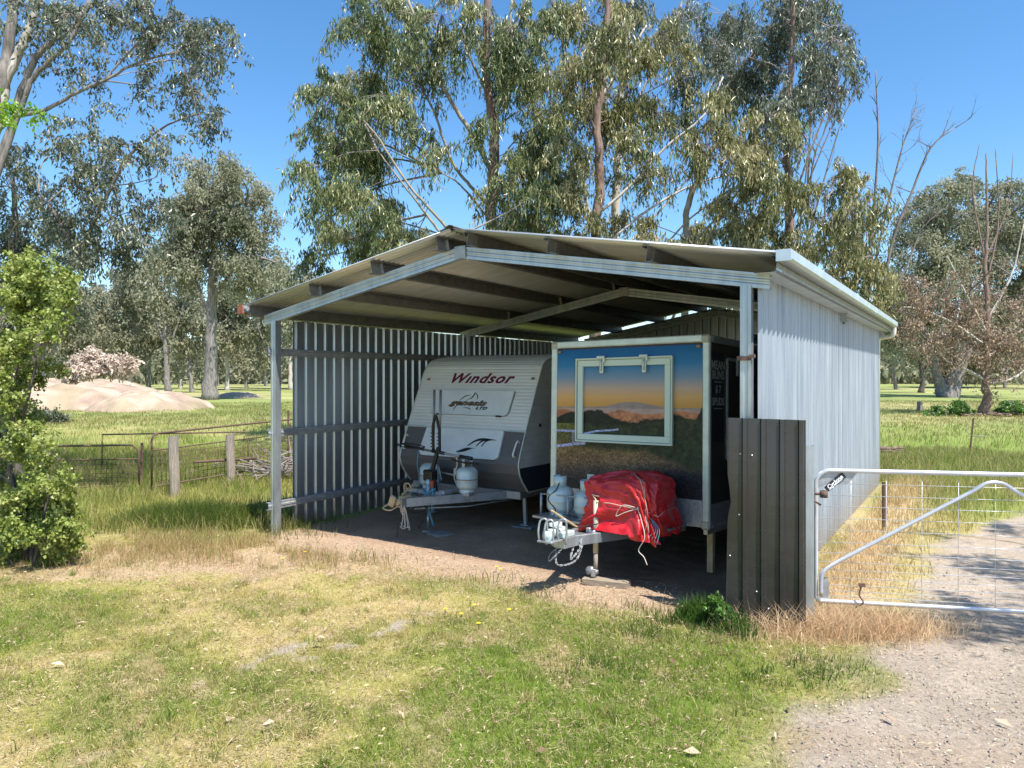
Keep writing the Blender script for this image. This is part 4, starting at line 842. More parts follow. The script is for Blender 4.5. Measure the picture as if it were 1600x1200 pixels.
b = MB(); b.box((HB + .004, LB / 2, ZB + .13), (.008, LB - .1, .27)); b.box((-HB - .004, LB / 2, ZB + .13), (.008, LB - .1, .27)); b.build('side_kick_plate', M['checker'], trl)
def trim(name, a, bb, wd, d, m=None): return MB().beam(a, bb, wd, d, up=(0, 1, 0), bev=.012).build(name, m or M['alu'], trl)
tw = .085
for s in (-1, 1): trim('corner_trim', (s * (HB - .03), .012, ZB + .05), (s * (HB - .03), .012, ZT - .05), tw, .06)
trim('top_trim', (-HB + .07, .012, ZT - .035), (HB - .07, .012, ZT - .035), tw, .06)
b = MB()
for s in (-1, 1): b.beam((s * (HB - .012), .08, ZT - .035), (s * (HB - .012), LB, ZT - .035), .05, .08, bev=.01); b.beam((s * (HB - .012), .08, ZB + .02), (s * (HB - .012), LB, ZB + .02), .05, .06, bev=.01)
b.build('side_trim', M['galvdull'], trl)
for s in (-1, 1):
    for z in (ZT - .045, ZB + .04): MB().box((s * (HB - .035), .01, z), (.105, .075, .105), bev=.02).build('corner_cap', M['alucap'], trl)
for s in (-1, 1): MB().box((s * (HB - .115), -.018, ZT - .125), (.055, .03, .03), bev=.006).build('marker_light', M['amber'] if 0 else M['gold'], trl)
# hatch frame on the mural
hf = empty('hatch_window'); hf.parent = trl
hx0, hx1, hz0, hz1 = -.672, .632, 1.455, 2.482
b = MB(); fw = .10
b.box(((hx0 + hx1) / 2, -.022, hz1 - fw / 2), (hx1 - hx0, .034, fw), bev=.005); b.box(((hx0 + hx1) / 2, -.022, hz0 + fw / 2), (hx1 - hx0, .034, fw), bev=.005)
b.box((hx0 + fw / 2, -.0225, (hz0 + hz1) / 2), (fw, .035, hz1 - hz0 - 2 * fw), bev=.005); b.box((hx1 - fw / 2, -.0225, (hz0 + hz1) / 2), (fw, .035, hz1 - hz0 - 2 * fw), bev=.005)
for (xa, xb, za, zb) in ((hx0, hx1, hz1 - .018, hz1), (hx0, hx1, hz0, hz0 + .018)): b.box(((xa + xb) / 2, -.045, (za + zb) / 2), (xb - xa, .014, zb - za), bev=.003)
for xa in (hx0 + .009, hx1 - .009): b.box((xa, -.045, (hz0 + hz1) / 2), (.018, .014, hz1 - hz0 - .037), bev=.003)
b.build('frame', M['cream'], hf)
b = MB()
for s_ in (hx0 + .026, hx1 - .026): b.box((s_, -.0405, (hz0 + hz1) / 2), (.004, .004, hz1 - hz0 - .06))
for z_ in (hz0 + .026, hz1 - .026): b.box(((hx0 + hx1) / 2, -.0405, z_), (hx1 - hx0 - .06, .004, .004))
b.build('seal', M['black'], hf)
for x_ in (-.294, .28):
    b = MB(); b.box((x_, -.055, hz1 - .09), (.055, .02, .20), bev=.008); b.box((x_, -.07, hz1 + .005), (.11, .04, .035), bev=.008); b.tube([(x_, -.075, hz1 - .02), (x_, -.07, hz1 - .16)], .012, 8); b.box((x_ + .045, -.07, hz1 - .03), (.02, .03, .05), bev=.004); b.build('hinge', M['alu'], hf)
MB().box((-.46, -.012, 1.03), (.10, .012, .06), bev=.003).build('power_socket', M['cream'], trl)
# side: chalkboard and door
sx = HB - .01
b = MB(); b.box((sx + .006, .25, 2.02), (.014, .34, 1.0), bev=.003); b.build('chalkboard', M['chalk'], trl)
def sm_(y, z): m = Matrix((Vector((0, 1, 0)), Vector((0, 0, 1)), Vector((1, 0, 0)))).transposed().to_4x4(); m.translation = (sx + .0145, y, z); return m
for s_, z_, sz in (('MEAN', 2.37, .14), ('BUNS', 2.26, .14), ('$ 7', 2.10, .12), ('SPUDS', 1.96, .12)): text(s_, 'chalk_lettering', sz, M['chalkw'], trl, sm_(.25, z_), ext=.0005, off=.003)
b = MB()
for z_ in (2.185, 1.885): b.box((sx + .0145, .25, z_), (.002, .24, .010))
b.build('chalk_line', M['chalkw'], trl)
b = MB(); y0, y1, z0, z1 = .52, 1.25, 1.3, 2.46
for yy in (y0, y1): b.box((sx + .012, yy, (z0 + z1) / 2), (.025, .035, z1 - z0), bev=.003)
for zz in (z0, z1): b.box((sx + .012, (y0 + y1) / 2, zz), (.025, y1 - y0 - .036, .035), bev=.003)
b.build('side_hatch_frame', M['galvdull'], trl)
MB().box((sx + .03, .80, 2.37), (.03, .05, .2), bev=.006).build('hinge', M['galvdull'], trl)
for s in (-1, 1):
    b = MB(); b.lathe([(0, .08), (.2, .08), (.28, .06), (.31, .03), (.31, -.07), (.28, -.09), (.2, -.09)], (s * .92, 2.1, .36), 26, rot=(0, R(90 * s), 0)); wv = b.build('wheel', M['tyre'], trl)
    MB().lathe([(0, .05), (.06, .07), (.10, .04), (.17, .06), (.19, .085)], (s * .93, 2.1, .36), 18, rot=(0, R(90 * s), 0)).build('rim', M['rim'], wv)
b = MB(); b.beam((.93, .35, ZB), (.93, .35, .02), .07, .07, up=(0, 1, 0)); b.build('support_leg', M['tan'], trl)
# drawbar, tray
b = MB()
for s in (-1, 1): b.beam((s * .60, .35, .505), (s * .04, -1.15, .475), .055, .105)
for s in (-1, 1): b.beam((s * (HB - .08), .1, .52), (s * (HB - .08), LB, .52), .05, .08)
b.box((0, -1.15, .475), (.14, .42, .11), bev=.004); b.build('drawbar', M['galv'], trl)
b = MB(); b.prism([(-.86, -.66, .570), (-.55, -.72, .570), (-.15, -.72, .570), (.0, -.60, .570), (.72, -.60, .570), (.80, -.45, .570), (.80, -.01, .570), (-.86, -.01, .570)], (0, 0, .025)); b.build('drawbar_tray', M['checker'], trl)
b = MB(); 
for x_ in (-.78, -.40, -.10): b.tube([(x_, -.60, .6), (x_, -.60, .86)], .014, 6)
b.tube([(-.78, -.60, .85), (-.1, -.60, .85)], .008, 6); b.build('cylinder_bracket', M['galvdull'], trl)
# coupling with override
b = MB(); b.box((0, -1.42, .56), (.13, .24, .06), bev=.01); b.tube([(0, -1.42, .60), (0, -1.68, .60)], .042, 14); b.lathe([(0, .05), (.055, .045), (.06, 0), (.05, -.05), (0, -.055)], (0, -1.70, .575), 16); b.lathe([(0, .04), (.038, .035), (.04, 0)], (.0, -1.62, .66), 12); b.lathe([(0, .05), (.045, .045), (.047, 0)], (-.02, -1.50, .645), 12); b.build('coupling', M['gas'], trl).location.y = .14
b = MB()
for dx, y_ in ((-.085, -1.72), (.005, -1.74), (.07, -1.60)):
    b.tube(bez([(dx, y_, .50), (dx - .01, y_ - .02, .60), (dx, y_, .72), (dx + .055, y_ + .03, .73), (dx + .06, y_ + .04, .60), (dx + .05, y_ + .04, .48)], 24), .011, 6)
b.box((0, -1.62, .52), (.18, .30, .02), bev=.004); b.tube([(-.08, -1.66, .53), (-.08, -1.4, .56)], .014, 6); b.build('coupling_bracket', M['galvdull'], trl).location.y = .14
b = MB(); b.beam((-.02, -1.62, .82), (.05, -1.22, .60), .028, .02, bev=.005); b.build('handbrake_lever', M['tan'], trl).location.y = .14
b = MB()
def chain(pts, r=.011, wr=.003):
    P_ = bez(pts, 40); L = [0]
    for i in range(1, len(P_)): L.append(L[-1] + (P_[i] - P_[i - 1]).length)
    k = int(L[-1] / (r * 1.9))
    for j in range(k):
        s_ = (j + .5) / k * L[-1]; i = min(max(np.searchsorted(L, s_), 1), len(P_) - 1); p = P_[i]; t = (P_[i] - P_[i - 1]).normalized(); o_ = t.orthogonal().normalized(); o2 = t.cross(o_)
        n_ = o_ if j % 2 else o2; b.tube([p + t * (r * 1.3 * math.cos(a)) + n_ * (r * .8 * math.sin(a)) for a in np.linspace(0, 2 * math.pi, 9)[:-1]], wr, 5, closed=True)
chain([(-.07, -1.15, .46), (-.16, -1.4, .34), (-.05, -1.6, .30), (.06, -1.55, .42)]); chain([(.08, -1.15, .46), (.14, -1.4, .30), (.04, -1.58, .27), (-.04, -1.5, .40)]); chain([(.08, -1.2, .52), (.12, -1.3, .40), (.09, -1.42, .31), (.05, -1.3, .42)])
b.build('safety_chain', M['galvdull'], trl).location.y = .14
b = MB(); b.tube(bez([(-.05, -1.30, .60), (.12, -.95, .62), (.05, -.70, .62), (-.45, -.62, .64)], 24), .006, 6); b.tube(bez([(-.60, -.46, 1.03), (-.56, -.60, .92), (-.68, -.60, .80), (-.56, -.62, .68), (-.56, -.66, .61)], 24), .007, 6); b.tube(bez([(-.60, -.40, 1.03), (-.45, -.35, 1.0), (-.40, -.30, .8), (-.42, -.32, .63)], 20), .008, 6); b.build('gas_hose', M['black'], trl)
# jack
b = MB(); jx, jy = .03, -.60
jk = empty('jack_stand'); jk.parent = trl; jk.location = (.10, -.80, 0)
b = MB(); b.tube([(0, 0, .30), (0, 0, .87)], .029, 14); b.build('outer_tube', M['alucap'], jk)
b = MB(); b.tube([(0, 0, .10), (0, 0, .31)], .024, 14); b.build('inner_tube', M['timber'], jk)
b = MB(); b.beam((-.05, 0, .925), (.04, 0, .915), .02, .012); b.beam((-.04, -.0, .92), (.03, -.02, .85), .016, .012); b.build('crank', M['tan'], jk)
b = MB(); b.tube([(0, 0, .12), (0, 0, .075)], .032, 12); b.lathe([(0, .045), (.036, .045), (.048, .03), (.048, -.03), (.036, -.045), (0, -.045)], (-.055, -.01, .105), 16, rot=(0, R(80), 0)); b.beam((0, -.03, .13), (-.01, -.04, .05), .02, .05); b.build('foot_wheel', M['rim'], jk)
b = MB(); b.box((-.08, .03, .49), (.05, .14, .16), bev=.008); b.lathe([(.055, -.06), (.062, -.05), (.062, .05), (.055, .06)], (-.03, 0, .49), 14); b.box((-.13, .05, .49), (.03, .05, .13), bev=.004); b.build('clamp', M['galvdull'], jk)
# timber block
wb = MB().box((0, 0, .03), (.50, .16, .07), bev=.006).build('timber_block', M['timberw']); a_ = at_box(.16, -.80, .0); wb.location = (a_[0] + .06, a_[1] - .02, .005); wb.rotation_euler = (0, 0, R(-22)); tag(wb, 'weathered timber board under the food trailer jack foot', 'timber block')

# red tarp bundle
tb = empty('tarp_bundle', at_box(.305, -.43, .60), -38, 'red vinyl tarp wrapped over a bulky load and tied with cord', 'tarp bundle')
n = 170; m_ = 110
th = np.linspace(0, 2 * np.pi, n, endpoint=False); hh = np.linspace(0, 1, m_)
TH, HH = np.meshgrid(th, hh); t_ = TH.ravel(); h_ = HH.ravel()
def sq(a, p=.45): c_, s_ = np.cos(a), np.sin(a); return np.sign(c_) * np.abs(c_) ** p, np.sign(s_) * np.abs(s_) ** p
cx_, sy_ = sq(t_); z = np.where(h_ < .72, h_ / .72, 1.0); rad = np.where(h_ < .72, 1, np.cos((h_ - .72) / .28 * np.pi / 2) ** .7)
fold = (np.abs(((t_ * 3.3 + 1.2 * np.sin(h_ * 5 + t_ * 2) + .8 * h_) / 1.3) % 1 - .5) * 2) ** 1.4; cr1 = 1 - np.abs(fbm(np.cos(t_) * 3.5 + 9 + h_ * 1.5, np.sin(t_) * 3.5 + h_ * 4 + 3, 3, 55) - .5) * 7; f2 = fbm(t_ * 3 + 4, h_ * 5, 4, 51) - .5 + .16 * np.clip(cr1, 0, 1); ridge = 1 - np.abs(fbm(np.cos(t_) * 1.6 + 3 + h_, np.sin(t_) * 1.6 + h_ * 2.2 + 3, 4, 52) - .5) * 4
flare = 1 + .10 * (1 - z) ** 2 * (.5 + fold)
amp = .030 * (1 - z * .5)
xr = .395 * flare + amp * fold * 1.3 + f2 * .07 + .03 * np.clip(ridge, 0, 1); yr = .30 * flare + amp * fold * 1.3 + f2 * .07 + .03 * np.clip(ridge, 0, 1)
X_ = cx_ * xr * rad; Y_ = sy_ * yr * rad; top = .53 + .08 * (-X_ / .5) * 0 + .045 * np.sin(X_ * 5 + 1.0) + .05 * f2 * 2
hem = -.02 - .035 * (fold * .8) - .06 * (X_ > .2) * np.abs(np.sin(t_ * 4)) + .03 * np.sin(t_ * 3)
Z_ = np.where(h_ < .72, hem + (top - hem - .05) * z ** .9, top - .05 + .05 * np.sin((h_ - .72) / .28 * np.pi / 2) + .02 * np.clip(ridge, 0, 1))
X_ = X_ * (1 - .10 * z * (X_ < 0) * 0) ; X_ = X_ + .03 * np.sin(z * 3)
V = np.stack([X_, Y_, Z_], 1); I, J = np.meshgrid(np.arange(n), np.arange(m_ - 1)); q0 = (J * n + I).ravel(); q1 = (J * n + (I + 1) % n).ravel()
npmesh('tarp_cover', V, np.stack([q0, q1, q1 + n, q0 + n], 1), M['tarp'], parent=tb, smooth=True)
def surf(th_, hq):
    i = int(th_ / (2 * math.pi) * n) % n; j = min(int(hq * (m_ - 1)), m_ - 1); p = V[j * n + i]; o_ = Vector((p[0], p[1], 0)).normalized() * .012; return Vector(p) + o_ + Vector((0, 0, .004))
b = MB(); b.tube([surf(3.2 + k_ * .30, .42 - .03 * k_ / 4 + .01 * math.sin(k_ * 2)) for k_ in range(0, 12)], .0035, 5)
b.tube([surf(5.35, hq) for hq in np.linspace(.05, .98, 14)], .0035, 5); b.tube([surf(5.5 - .03 * i, hq) for i, hq in enumerate(np.linspace(.1, .95, 12))], .0035, 5)
kx = surf(5.05, .38); b.tube(bez([kx, kx + Vector((-.13, -.03, -.05)), kx + Vector((-.24, -.04, -.10)), kx + Vector((-.16, -.04, .02)), kx + Vector((-.02, -.01, .01))], 24), .005, 5)
b.tube(bez([kx, kx + Vector((.06, -.03, -.12)), kx + Vector((.11, -.06, -.28)), kx + Vector((.04, -.06, -.42)), kx + Vector((.10, -.06, -.48)), kx + Vector((.14, -.06, -.56))], 30), .005, 5)
b.lathe([(0, .02), (.014, .012), (.014, -.012), (0, -.02)], tuple(kx), 8); b.build('cord', M['rope'], tb)
b = MB(); kk = surf(5.75, .15)
for i in range(4): b.tube(bez([surf(5.6, .3), kk + Vector((.02 * i, 0, .02)), kk + Vector((.03 * (i - 1.5), -.03, -.08 - .02 * i))], 10), .004, 5)
b.build('blue_cord', M['blueblk'], tb)

# ---------------------------------------------------------------- dark sheet, gate post, gate
ds = empty('steel_sheet', (1.975, 6.62, 0), math.degrees(math.atan2(-.24, .62)), 'dark brown ribbed steel sheet standing upright against the shed front post', 'steel sheet')
b = MB(); Ls = .66; H = 1.875; pr = [(0, .02), (.01, 0)]
a = .02
while a < Ls - .05: pr += [(a + .10, 0), (a + .112, .026), (a + .145, .026), (a + .157, 0)]; a += .158
pr.append((Ls, 0)); rows = []
for k_ in range(16):
    z = -.03 + (H + .03) * k_ / 15; rows.append([(x_ + (.02 * math.exp(-((z - 1.15) / .12) ** 2) * 1.6 - .014 * ss(1.1, 0, z)) * max(0, 1 - x_ / .12), -y_ - .05 * (1 - z / H) + .012 * math.sin(z * 3 + x_ * 4) , z - .015 * x_) for x_, y_ in pr])
for A, B in zip(rows[:-1], rows[1:]): b.strip(A, B)
o = b.build('ribbed_sheet', M['brown'], ds); sol = o.modifiers.new('t', 'SOLIDIFY'); sol.thickness = .0015
b = MB()
for x_, z_ in ((.11, 1.55), (.21, 1.54), (.45, 1.52), (.62, 1.515), (.10, 1.0), (.25, .32), (.35, .18), (.50, .12), (.02, .62)): b.lathe([(0, .006), (.006, .004), (.0075, 0)], (x_, -.05 * (1 - z_ / H) - .005 + .012 * math.sin(z_ * 3 + x_ * 4), z_), 8, rot=(R(90), 0, 0))
b.build('screws', M['screw'], ds)
gp = empty('gate_post', (2.665, 6.50, 0), -15, 'galvanised steel gate post between brown sheet and farm gate', 'post')
b = MB(); sec = [(-.04, -.035), (.04, -.035), (.04, .035), (.028, .035), (.028, -.023), (-.028, -.023), (-.028, .035), (-.04, .035)]
for i in range(len(sec)): p, q = sec[i], sec[(i + 1) % len(sec)]; b.add([(p[0], p[1], -.05), (q[0], q[1], -.05), (q[0], q[1], 1.63), (p[0], p[1], 1.63)], [(0, 1, 2, 3)])
b.build('channel', M['galv'], gp)
b = MB(); b.tube([(.04, .0, 1.20), (.12, .0, 1.20)], .012, 8); b.lathe([(.02, -.03), (.034, -.03), (.034, .03), (.02, .03)], (.125, 0, 1.20), 12); b.tube([(.04, 0, 1.14), (.10, 0, 1.10)], .01, 6); b.build('hinge', M['rust'], gp)
gt = empty('farm_gate', (2.76, 6.58, .215), math.degrees(math.atan2(-.32, 1.69)), 'galvanised tubular farm gate with wire mesh across the gravel drive', 'gate')
GW, GH, rr = 2.92, 1.185, .13; tr = .021
b = MB(); fr = []
for cx1, cz1, a0 in ((GW - rr, GH - rr, 0), (rr, GH - rr, 90)): fr += [(cx1 + rr * math.cos(R(a0 + t)), 0, cz1 + rr * math.sin(R(a0 + t))) for t in range(0, 91, 10)]
fr += [(0, 0, .03), (.03, 0, 0), (GW - .03, 0, 0), (GW, 0, .03)]; b.tube(fr, tr, 12, closed=True); b.build('frame', M['gatetube'], gt)
b = MB(); br = bez([(.04, -.0, .05), (.045, 0, .22), (.09, 0, .30), (.20, 0, .38)], 14) + [Vector((GW / 2 - .16, 0, GH - .14))] + bez([(GW / 2 - .16, 0, GH - .14), (GW / 2 - .06, 0, GH - .075), (GW / 2 + .06, 0, GH - .075), (GW / 2 + .16, 0, GH - .14)], 12)[1:] + [Vector((GW - .20, 0, .38))] + bez([(GW - .20, 0, .38), (GW - .09, 0, .30), (GW - .045, 0, .22), (GW - .04, 0, .05)], 14)[1:]
b.tube([p + Vector((0, -.03, 0)) for p in br], .017, 10); b.build('brace', M['gatetube'], gt)
b = MB()
for i, fz in enumerate([.90, .81, .725, .635, .545, .45, .37, .30, .24, .18, .125, .08, .04]): b.tube([((.30 if i == 0 else (.14 if i == 1 else .01)), .01, fz * GH), (GW - .01, .01, fz * GH)], .0028, 5)
for k_ in range(9): x_ = .30 + k_ * .295; b.tube([(x_, .012, .01), (x_ + .004, .012, GH - .01)], .0024, 5)
b.build('wire_mesh', M['wire'], gt)
b = MB(); b.prism([(.02, .004, GH - .16), (.03, .004, GH - .08), (.07, .004, GH - .03), (.12, .004, GH - .012), (.36, .004, GH - .012), (.27, .004, GH - .125), (.09, .004, GH - .13)], (0, .003, 0)); b.prism([(.03, .004, .02), (.03, .004, .26), (.10, .004, .20), (.115, .004, .18), (.115, .004, .02)], (0, .003, 0)); b.build('corner_plate', M['galvdull'], gt)
sg = empty('name_plate', (.165, -.004, GH - .105)); sg.parent = gt; sg.rotation_euler = (0, R(-42), 0)
P2 = rounded([(-.105, -.028), (.105, -.028), (.105, .028), (-.105, .028)], [.012] * 4, 3); MB().prism([(x_, 0, z_) for x_, z_ in P2], (0, -.003, 0)).build('plate', M['signblk'], sg)
mm = Matrix((Vector((1, 0, 0)), Vector((0, 0, 1)), Vector((0, -1, 0)))).transposed().to_4x4(); mm.translation = (0, -.0042, .002)
text('Cyclone', 'plate_lettering', .052, M['signwht'], sg, mm, ext=.0005, off=.0015, shear=.1, sx=.95)
MB().box((-.01, -.004, -.019), (.15, .001, .005)).build('underline', M['signwht'], sg)
b = MB(); b.tube(bez([(.38, -.03, .16), (.36, -.04, .08), (.39, -.05, .02), (.33, -.04, -.03)], 12), .008, 6); b.box((.385, -.03, .17), (.05, .03, .03)); b.build('latch_chain', M['rust'], gt)
# rusty star pickets and stumps
def picket(name, x, y, h, label, lean=(0, 0), m='rust', arm=False, cat='fence post'):
    t = empty(name, (x, y, 0), rng.uniform(0, 360), label, cat); b = MB()
    for a in (90, 210, 330): c_, s_ = math.cos(R(a)), math.sin(R(a)); b.prism([(0, 0, -.05), (c_ * .03 - s_ * .003, s_ * .03 + c_ * .003, -.05), (c_ * .03 + s_ * .003, s_ * .03 - c_ * .003, -.05)], (lean[0], lean[1], h))
    b.build('picket', M[m], t)
    if arm: b = MB(); b.tube([(lean[0] * .5, lean[1] * .5, h * .5), (lean[0] * .5 + .42, lean[1] * .5, h * .49)], .014, 6); t.rotation_euler = (0, 0, 0); b.build('cross_rod', M['timber'], t)
    return t
def gxy(px, py): Yg = CH * F / (py - YH); return (px - 800) / F * Yg, Yg
x_, y_ = gxy(1381, 828); picket('star_picket', x_, y_ - .0, .75, 'rusty steel picket behind the farm gate beside the shed corner')
x_, y_ = gxy(1514, 712); picket('star_picket', x_, y_, 1.12, 'leaning rusty picket with a short rod in the right paddock', lean=(.12, 0), arm=True)
x_, y_ = gxy(1507, 648); picket('star_picket', x_, y_, .8, 'short rusty picket left of the dead tree base', lean=(.05, 0))
x_, y_ = gxy(1437, 641); t = empty('timber_post', (x_, y_, 0), 20, 'short dark timber stump post in the right paddock', 'post'); MB().box((0, 0, .28), (.28, .26, .62), bev=.03).build('post', M['timber'], t)
x_, y_ = gxy(1581, 641); t = MB().lathe([(0, .62), (.30, .62), (.33, .58), (.31, .3), (.30, -.05)], n=20).build('concrete_drum', M['concrete']); t.location = (x_, y_, 0); tag(t, 'pale grey round concrete drum right of the dead tree', 'drum')

# ---------------------------------------------------------------- left yard: rusty gates, posts, logs, brush
def timber_post(px, py, ptop, r, label):
    x_, y_ = gxy(px, py); h = CH - (ptop - YH) / F * y_; b = MB(); n = 12; vs = []
    for i, z in enumerate(np.linspace(-.1, h, 7)):
        for j in range(n): a = 2 * math.pi * j / n; q = r * (1 + .10 * math.sin(3 * a + i * .4) + .05 * random.random()); vs.append((q * math.cos(a) + .01 * math.sin(i), q * math.sin(a), z + (.02 * math.cos(a) if i == 6 else 0)))
    fs = [(i * n + j, i * n + (j + 1) % n, (i + 1) * n + (j + 1) % n, (i + 1) * n + j) for i in range(6) for j in range(n)] + [tuple(6 * n + j for j in range(n))]
    o = b.add(vs, fs).build('timber_post', M['timber']); o.location = (x_, y_, 0); return tag(o, label, 'post', 'round timber yard posts')
timber_post(272, 778, 681, .085, 'pale grey round timber post, nearer and thicker of the yard pair')
timber_post(360, 757, 678, .08, 'grey round timber post in front of the slanting mesh panel')
def mesh_panel(name, a, bb, h, label, rail=.62, nose=.12, mw=.10, mz0=.05, slant=0):
    a = Vector(a); bb = Vector(bb); d = (bb - a); L = math.hypot(d.x, d.y); t = empty(name, a, math.degrees(math.atan2(d.y, d.x)), label, 'gate'); dz = d.z
    Z = lambda x, z: (x, 0, z + dz * x / L)
    b = MB(); b.tube([Z(.0, .0), Z(0, h - nose)] + [Z(nose - nose * math.cos(R(q)), h - nose + nose * math.sin(R(q))) for q in (20, 45, 70, 90)] + [Z(L - nose, h)] + [Z(L - nose + nose * math.sin(R(q)), h - nose + nose * math.cos(R(q))) for q in (20, 45, 70, 90)] + [Z(L, 0)], .02, 8)
    b.tube([Z(0, mz0), Z(L, mz0)], .018, 8); b.tube([Z(0, rail), Z(L, rail)], .014, 8); b.build('frame', M['rust'], t)
    b = MB(); k_ = int(L / mw)
    for i in range(1, k_): x_ = L * i / k_; b.tube([Z(x_, mz0), Z(x_ + .01 * random.random(), rail)], .0055, 4)
    kz = int((rail - mz0) / mw)
    for i in range(1, kz + 1): z_ = mz0 + (rail - mz0) * i / (kz + 1); b.tube([Z(0, z_), Z(L * .5, z_ - .015), Z(L, z_)], .0055, 4)
    b.build('wire_mesh', M['rust'], t); return t
x0, y0 = gxy(217, 764); mesh_panel('yard_gate', (x0 - 2.6, y0 - .4, .02), (x0, y0, .02), .86, 'low rusty mesh gate panel next to the shrub', rail=.58, nose=.18)
a0 = (-6.92, 13.9, .05); a1 = (-5.05, 16.9, .16); mesh_panel('yard_gate', a0, a1, 1.10, 'long rusty mesh panel slanting back from the timber posts to the shed', rail=.78, nose=.14, mz0=.08)
b = MB(); b.tube([(-9.4, 16.6, 0), (-9.4, 16.6, .92), (-6.2, 17.0, .95), (-6.2, 17.0, 0)], .018, 8); o = b.build('pipe_rail', M['rust']); tag(o, 'thin rusty pipe rail frame standing behind the yard posts', 'rail')
b = MB(); b.tube([P3(303, 722, 14.6), P3(405, 716, 15.8)], .028, 8); o = b.build('rusty_pipe', M['rust']); tag(o, 'short dark rusty pipe fixed level across the mesh panel', 'pipe')
picket('star_picket', P3(450, 700, 17.2).x, 17.2, 1.5, 'tall rusty picket at shed end of the mesh panel', cat='fence post')
x_, y_ = gxy(213, 762); picket('star_picket', x_ + .06, y_ + .1, .95, 'dark rusty picket at latch end of the low gate', cat='fence post')
def log(a, bb, r, label):
    a = Vector(a); bb = Vector(bb); pts = [a + (bb - a) * t + Vector((0, random.uniform(-.04, .04), random.uniform(-.02, .02))) for t in np.linspace(0, 1, 7)]
    b = MB(); b.tube(pts, [r * random.uniform(.85, 1.15) for _ in pts], 10); b.tube([pts[3], pts[3] + Vector((.2, .1, r * 2.4))], [r * .4, r * .2], 6); o = b.build('fallen_log', M['barkgrey']); tag(o, label, 'log', 'old logs behind the mesh panel')
log(P3(246, 740, 17.5), P3(290, 738, 18.2), .13, 'short pale log lying behind nearer timber post')
log(P3(285, 745, 17), P3(365, 742, 17.6), .14, 'dark log lying between the two timber posts')
log(P3(368, 742, 17.2), P3(395, 740, 17.6), .16, 'stubby grey log just right of the farther timber post')
b = MB()
for i in range(70):
    c_ = Vector((-5.0 + random.gauss(0, .38), 15.8 + random.gauss(0, .4), .12 + abs(random.gauss(0, .22)))); d = Vector((random.gauss(0, 1), random.gauss(0, .6), random.gauss(.1, .3))).normalized() * random.uniform(.3, .8)
    b.tube([c_ - d, c_ + Vector((random.gauss(0, .03), 0, random.gauss(0, .04))), c_ + d], [.014, .011, .005], 5)
o = b.build('brush_pile', M['twig']); tag(o, 'tangled pile of grey cut branches behind the shed corner', 'brush pile')
b = MB()
for i in range(14):
    a = Vector((P3(1388, 695, 21).x - .4 + random.gauss(0, .25), 21 + random.gauss(0, .1), .10 + .05 * random.random())); b.tube([a, a + Vector((random.uniform(.3, .8), random.gauss(0, .2), random.uniform(-.03, .12)))], [.04, .015], 6)
o = b.build('branch_heap', M['barkred']); tag(o, 'small heap of brown sticks beside the shed rear corner', 'branches')

# ---------------------------------------------------------------- foliage
def leaves(C, D, Lf, Wf, n_per, spray_len, droop, jitter, m, name, parent, tint=None, hang=.75):
    """C: spray starts (k,3), D: spray directions (k,3)"""
    k = len(C); i = np.repeat(np.arange(k), n_per); t = rng.random(len(i)) ** .8
    sp = C[i] + D[i] * (t * spray_len[i])[:, None]; sp[:, 2] -= droop * t ** 2 * spray_len[i]
    sp += rng.normal(0, jitter, sp.shape)
    n = len(i); az = rng.uniform(0, 2 * np.pi, n); tl = np.abs(rng.normal(0, 1, n)) * (1 - hang) * 1.6 + .12
    d = np.stack([np.cos(az) * np.sin(tl), np.sin(az) * np.sin(tl), -np.cos(tl)], 1)
    r = rng.normal(size=(n, 3)); s = np.cross(d, r); s /= np.linalg.norm(s, axis=1)[:, None] + 1e-9; nn = np.cross(s, d)
    L = Lf * rng.uniform(.45, 1.4, n); Wd = Wf * rng.uniform(.7, 1.2, n)
    b = sp; mid = b + d * (L * .42)[:, None] + nn * (L * .05)[:, None]; tip = b + d * L[:, None] - nn * (L * .05)[:, None]
    V = np.stack([b, mid - s * (Wd / 2)[:, None], tip, mid + s * (Wd / 2)[:, None]], 1).reshape(-1, 3)
    rn = np.clip(rng.normal(.5, .24, n) + (0 if tint is None else tint[i]), 0, 1)
    return npmesh(name, V, np.arange(n)[:, None] * 4 + np.array([[0, 1, 2, 3]]), m, rnd=rn, parent=parent)
KD, KN, KW = 1.35, 1.9, 1.5
def crown_points(blobs, dens, flat=.8):
    dens = dens * KD
    """blobs: (centre Vector, radius m). returns starts, dirs, tint"""
    C = []; D = []; T = []; B = []
    for bi, (c_, r) in enumerate(blobs):
        k = max(6, int(dens * r * r)); ns = 6; v = rng.normal(size=(ns, 3)); v /= np.linalg.norm(v, axis=1)[:, None]
        sc = v * np.array([1, 1, flat]) * (r * rng.uniform(.35, .95, ns))[:, None]; si = rng.integers(0, ns, k)
        w_ = sc[si] + rng.normal(0, 1, (k, 3)) * np.array([.17, .17, .12]) * r; w_[:, 2] -= np.abs(rng.normal(0, .20, k)) * r
        dd = v[si] * .6 + rng.normal(0, .5, (k, 3)); dd /= np.linalg.norm(dd, axis=1)[:, None]
        C.append(np.array(c_)[None] + w_); D.append(dd); st_ = rng.normal(0, .16, ns); T.append(st_[si] + .06 * v[si, 2]); B.append(np.full(k, bi))
    return np.concatenate(C), np.concatenate(D), np.concatenate(T), np.concatenate(B)
def nearest(P_, skel): d = ((skel - P_) ** 2).sum(1); return skel[d.argmin()], math.sqrt(d.min())
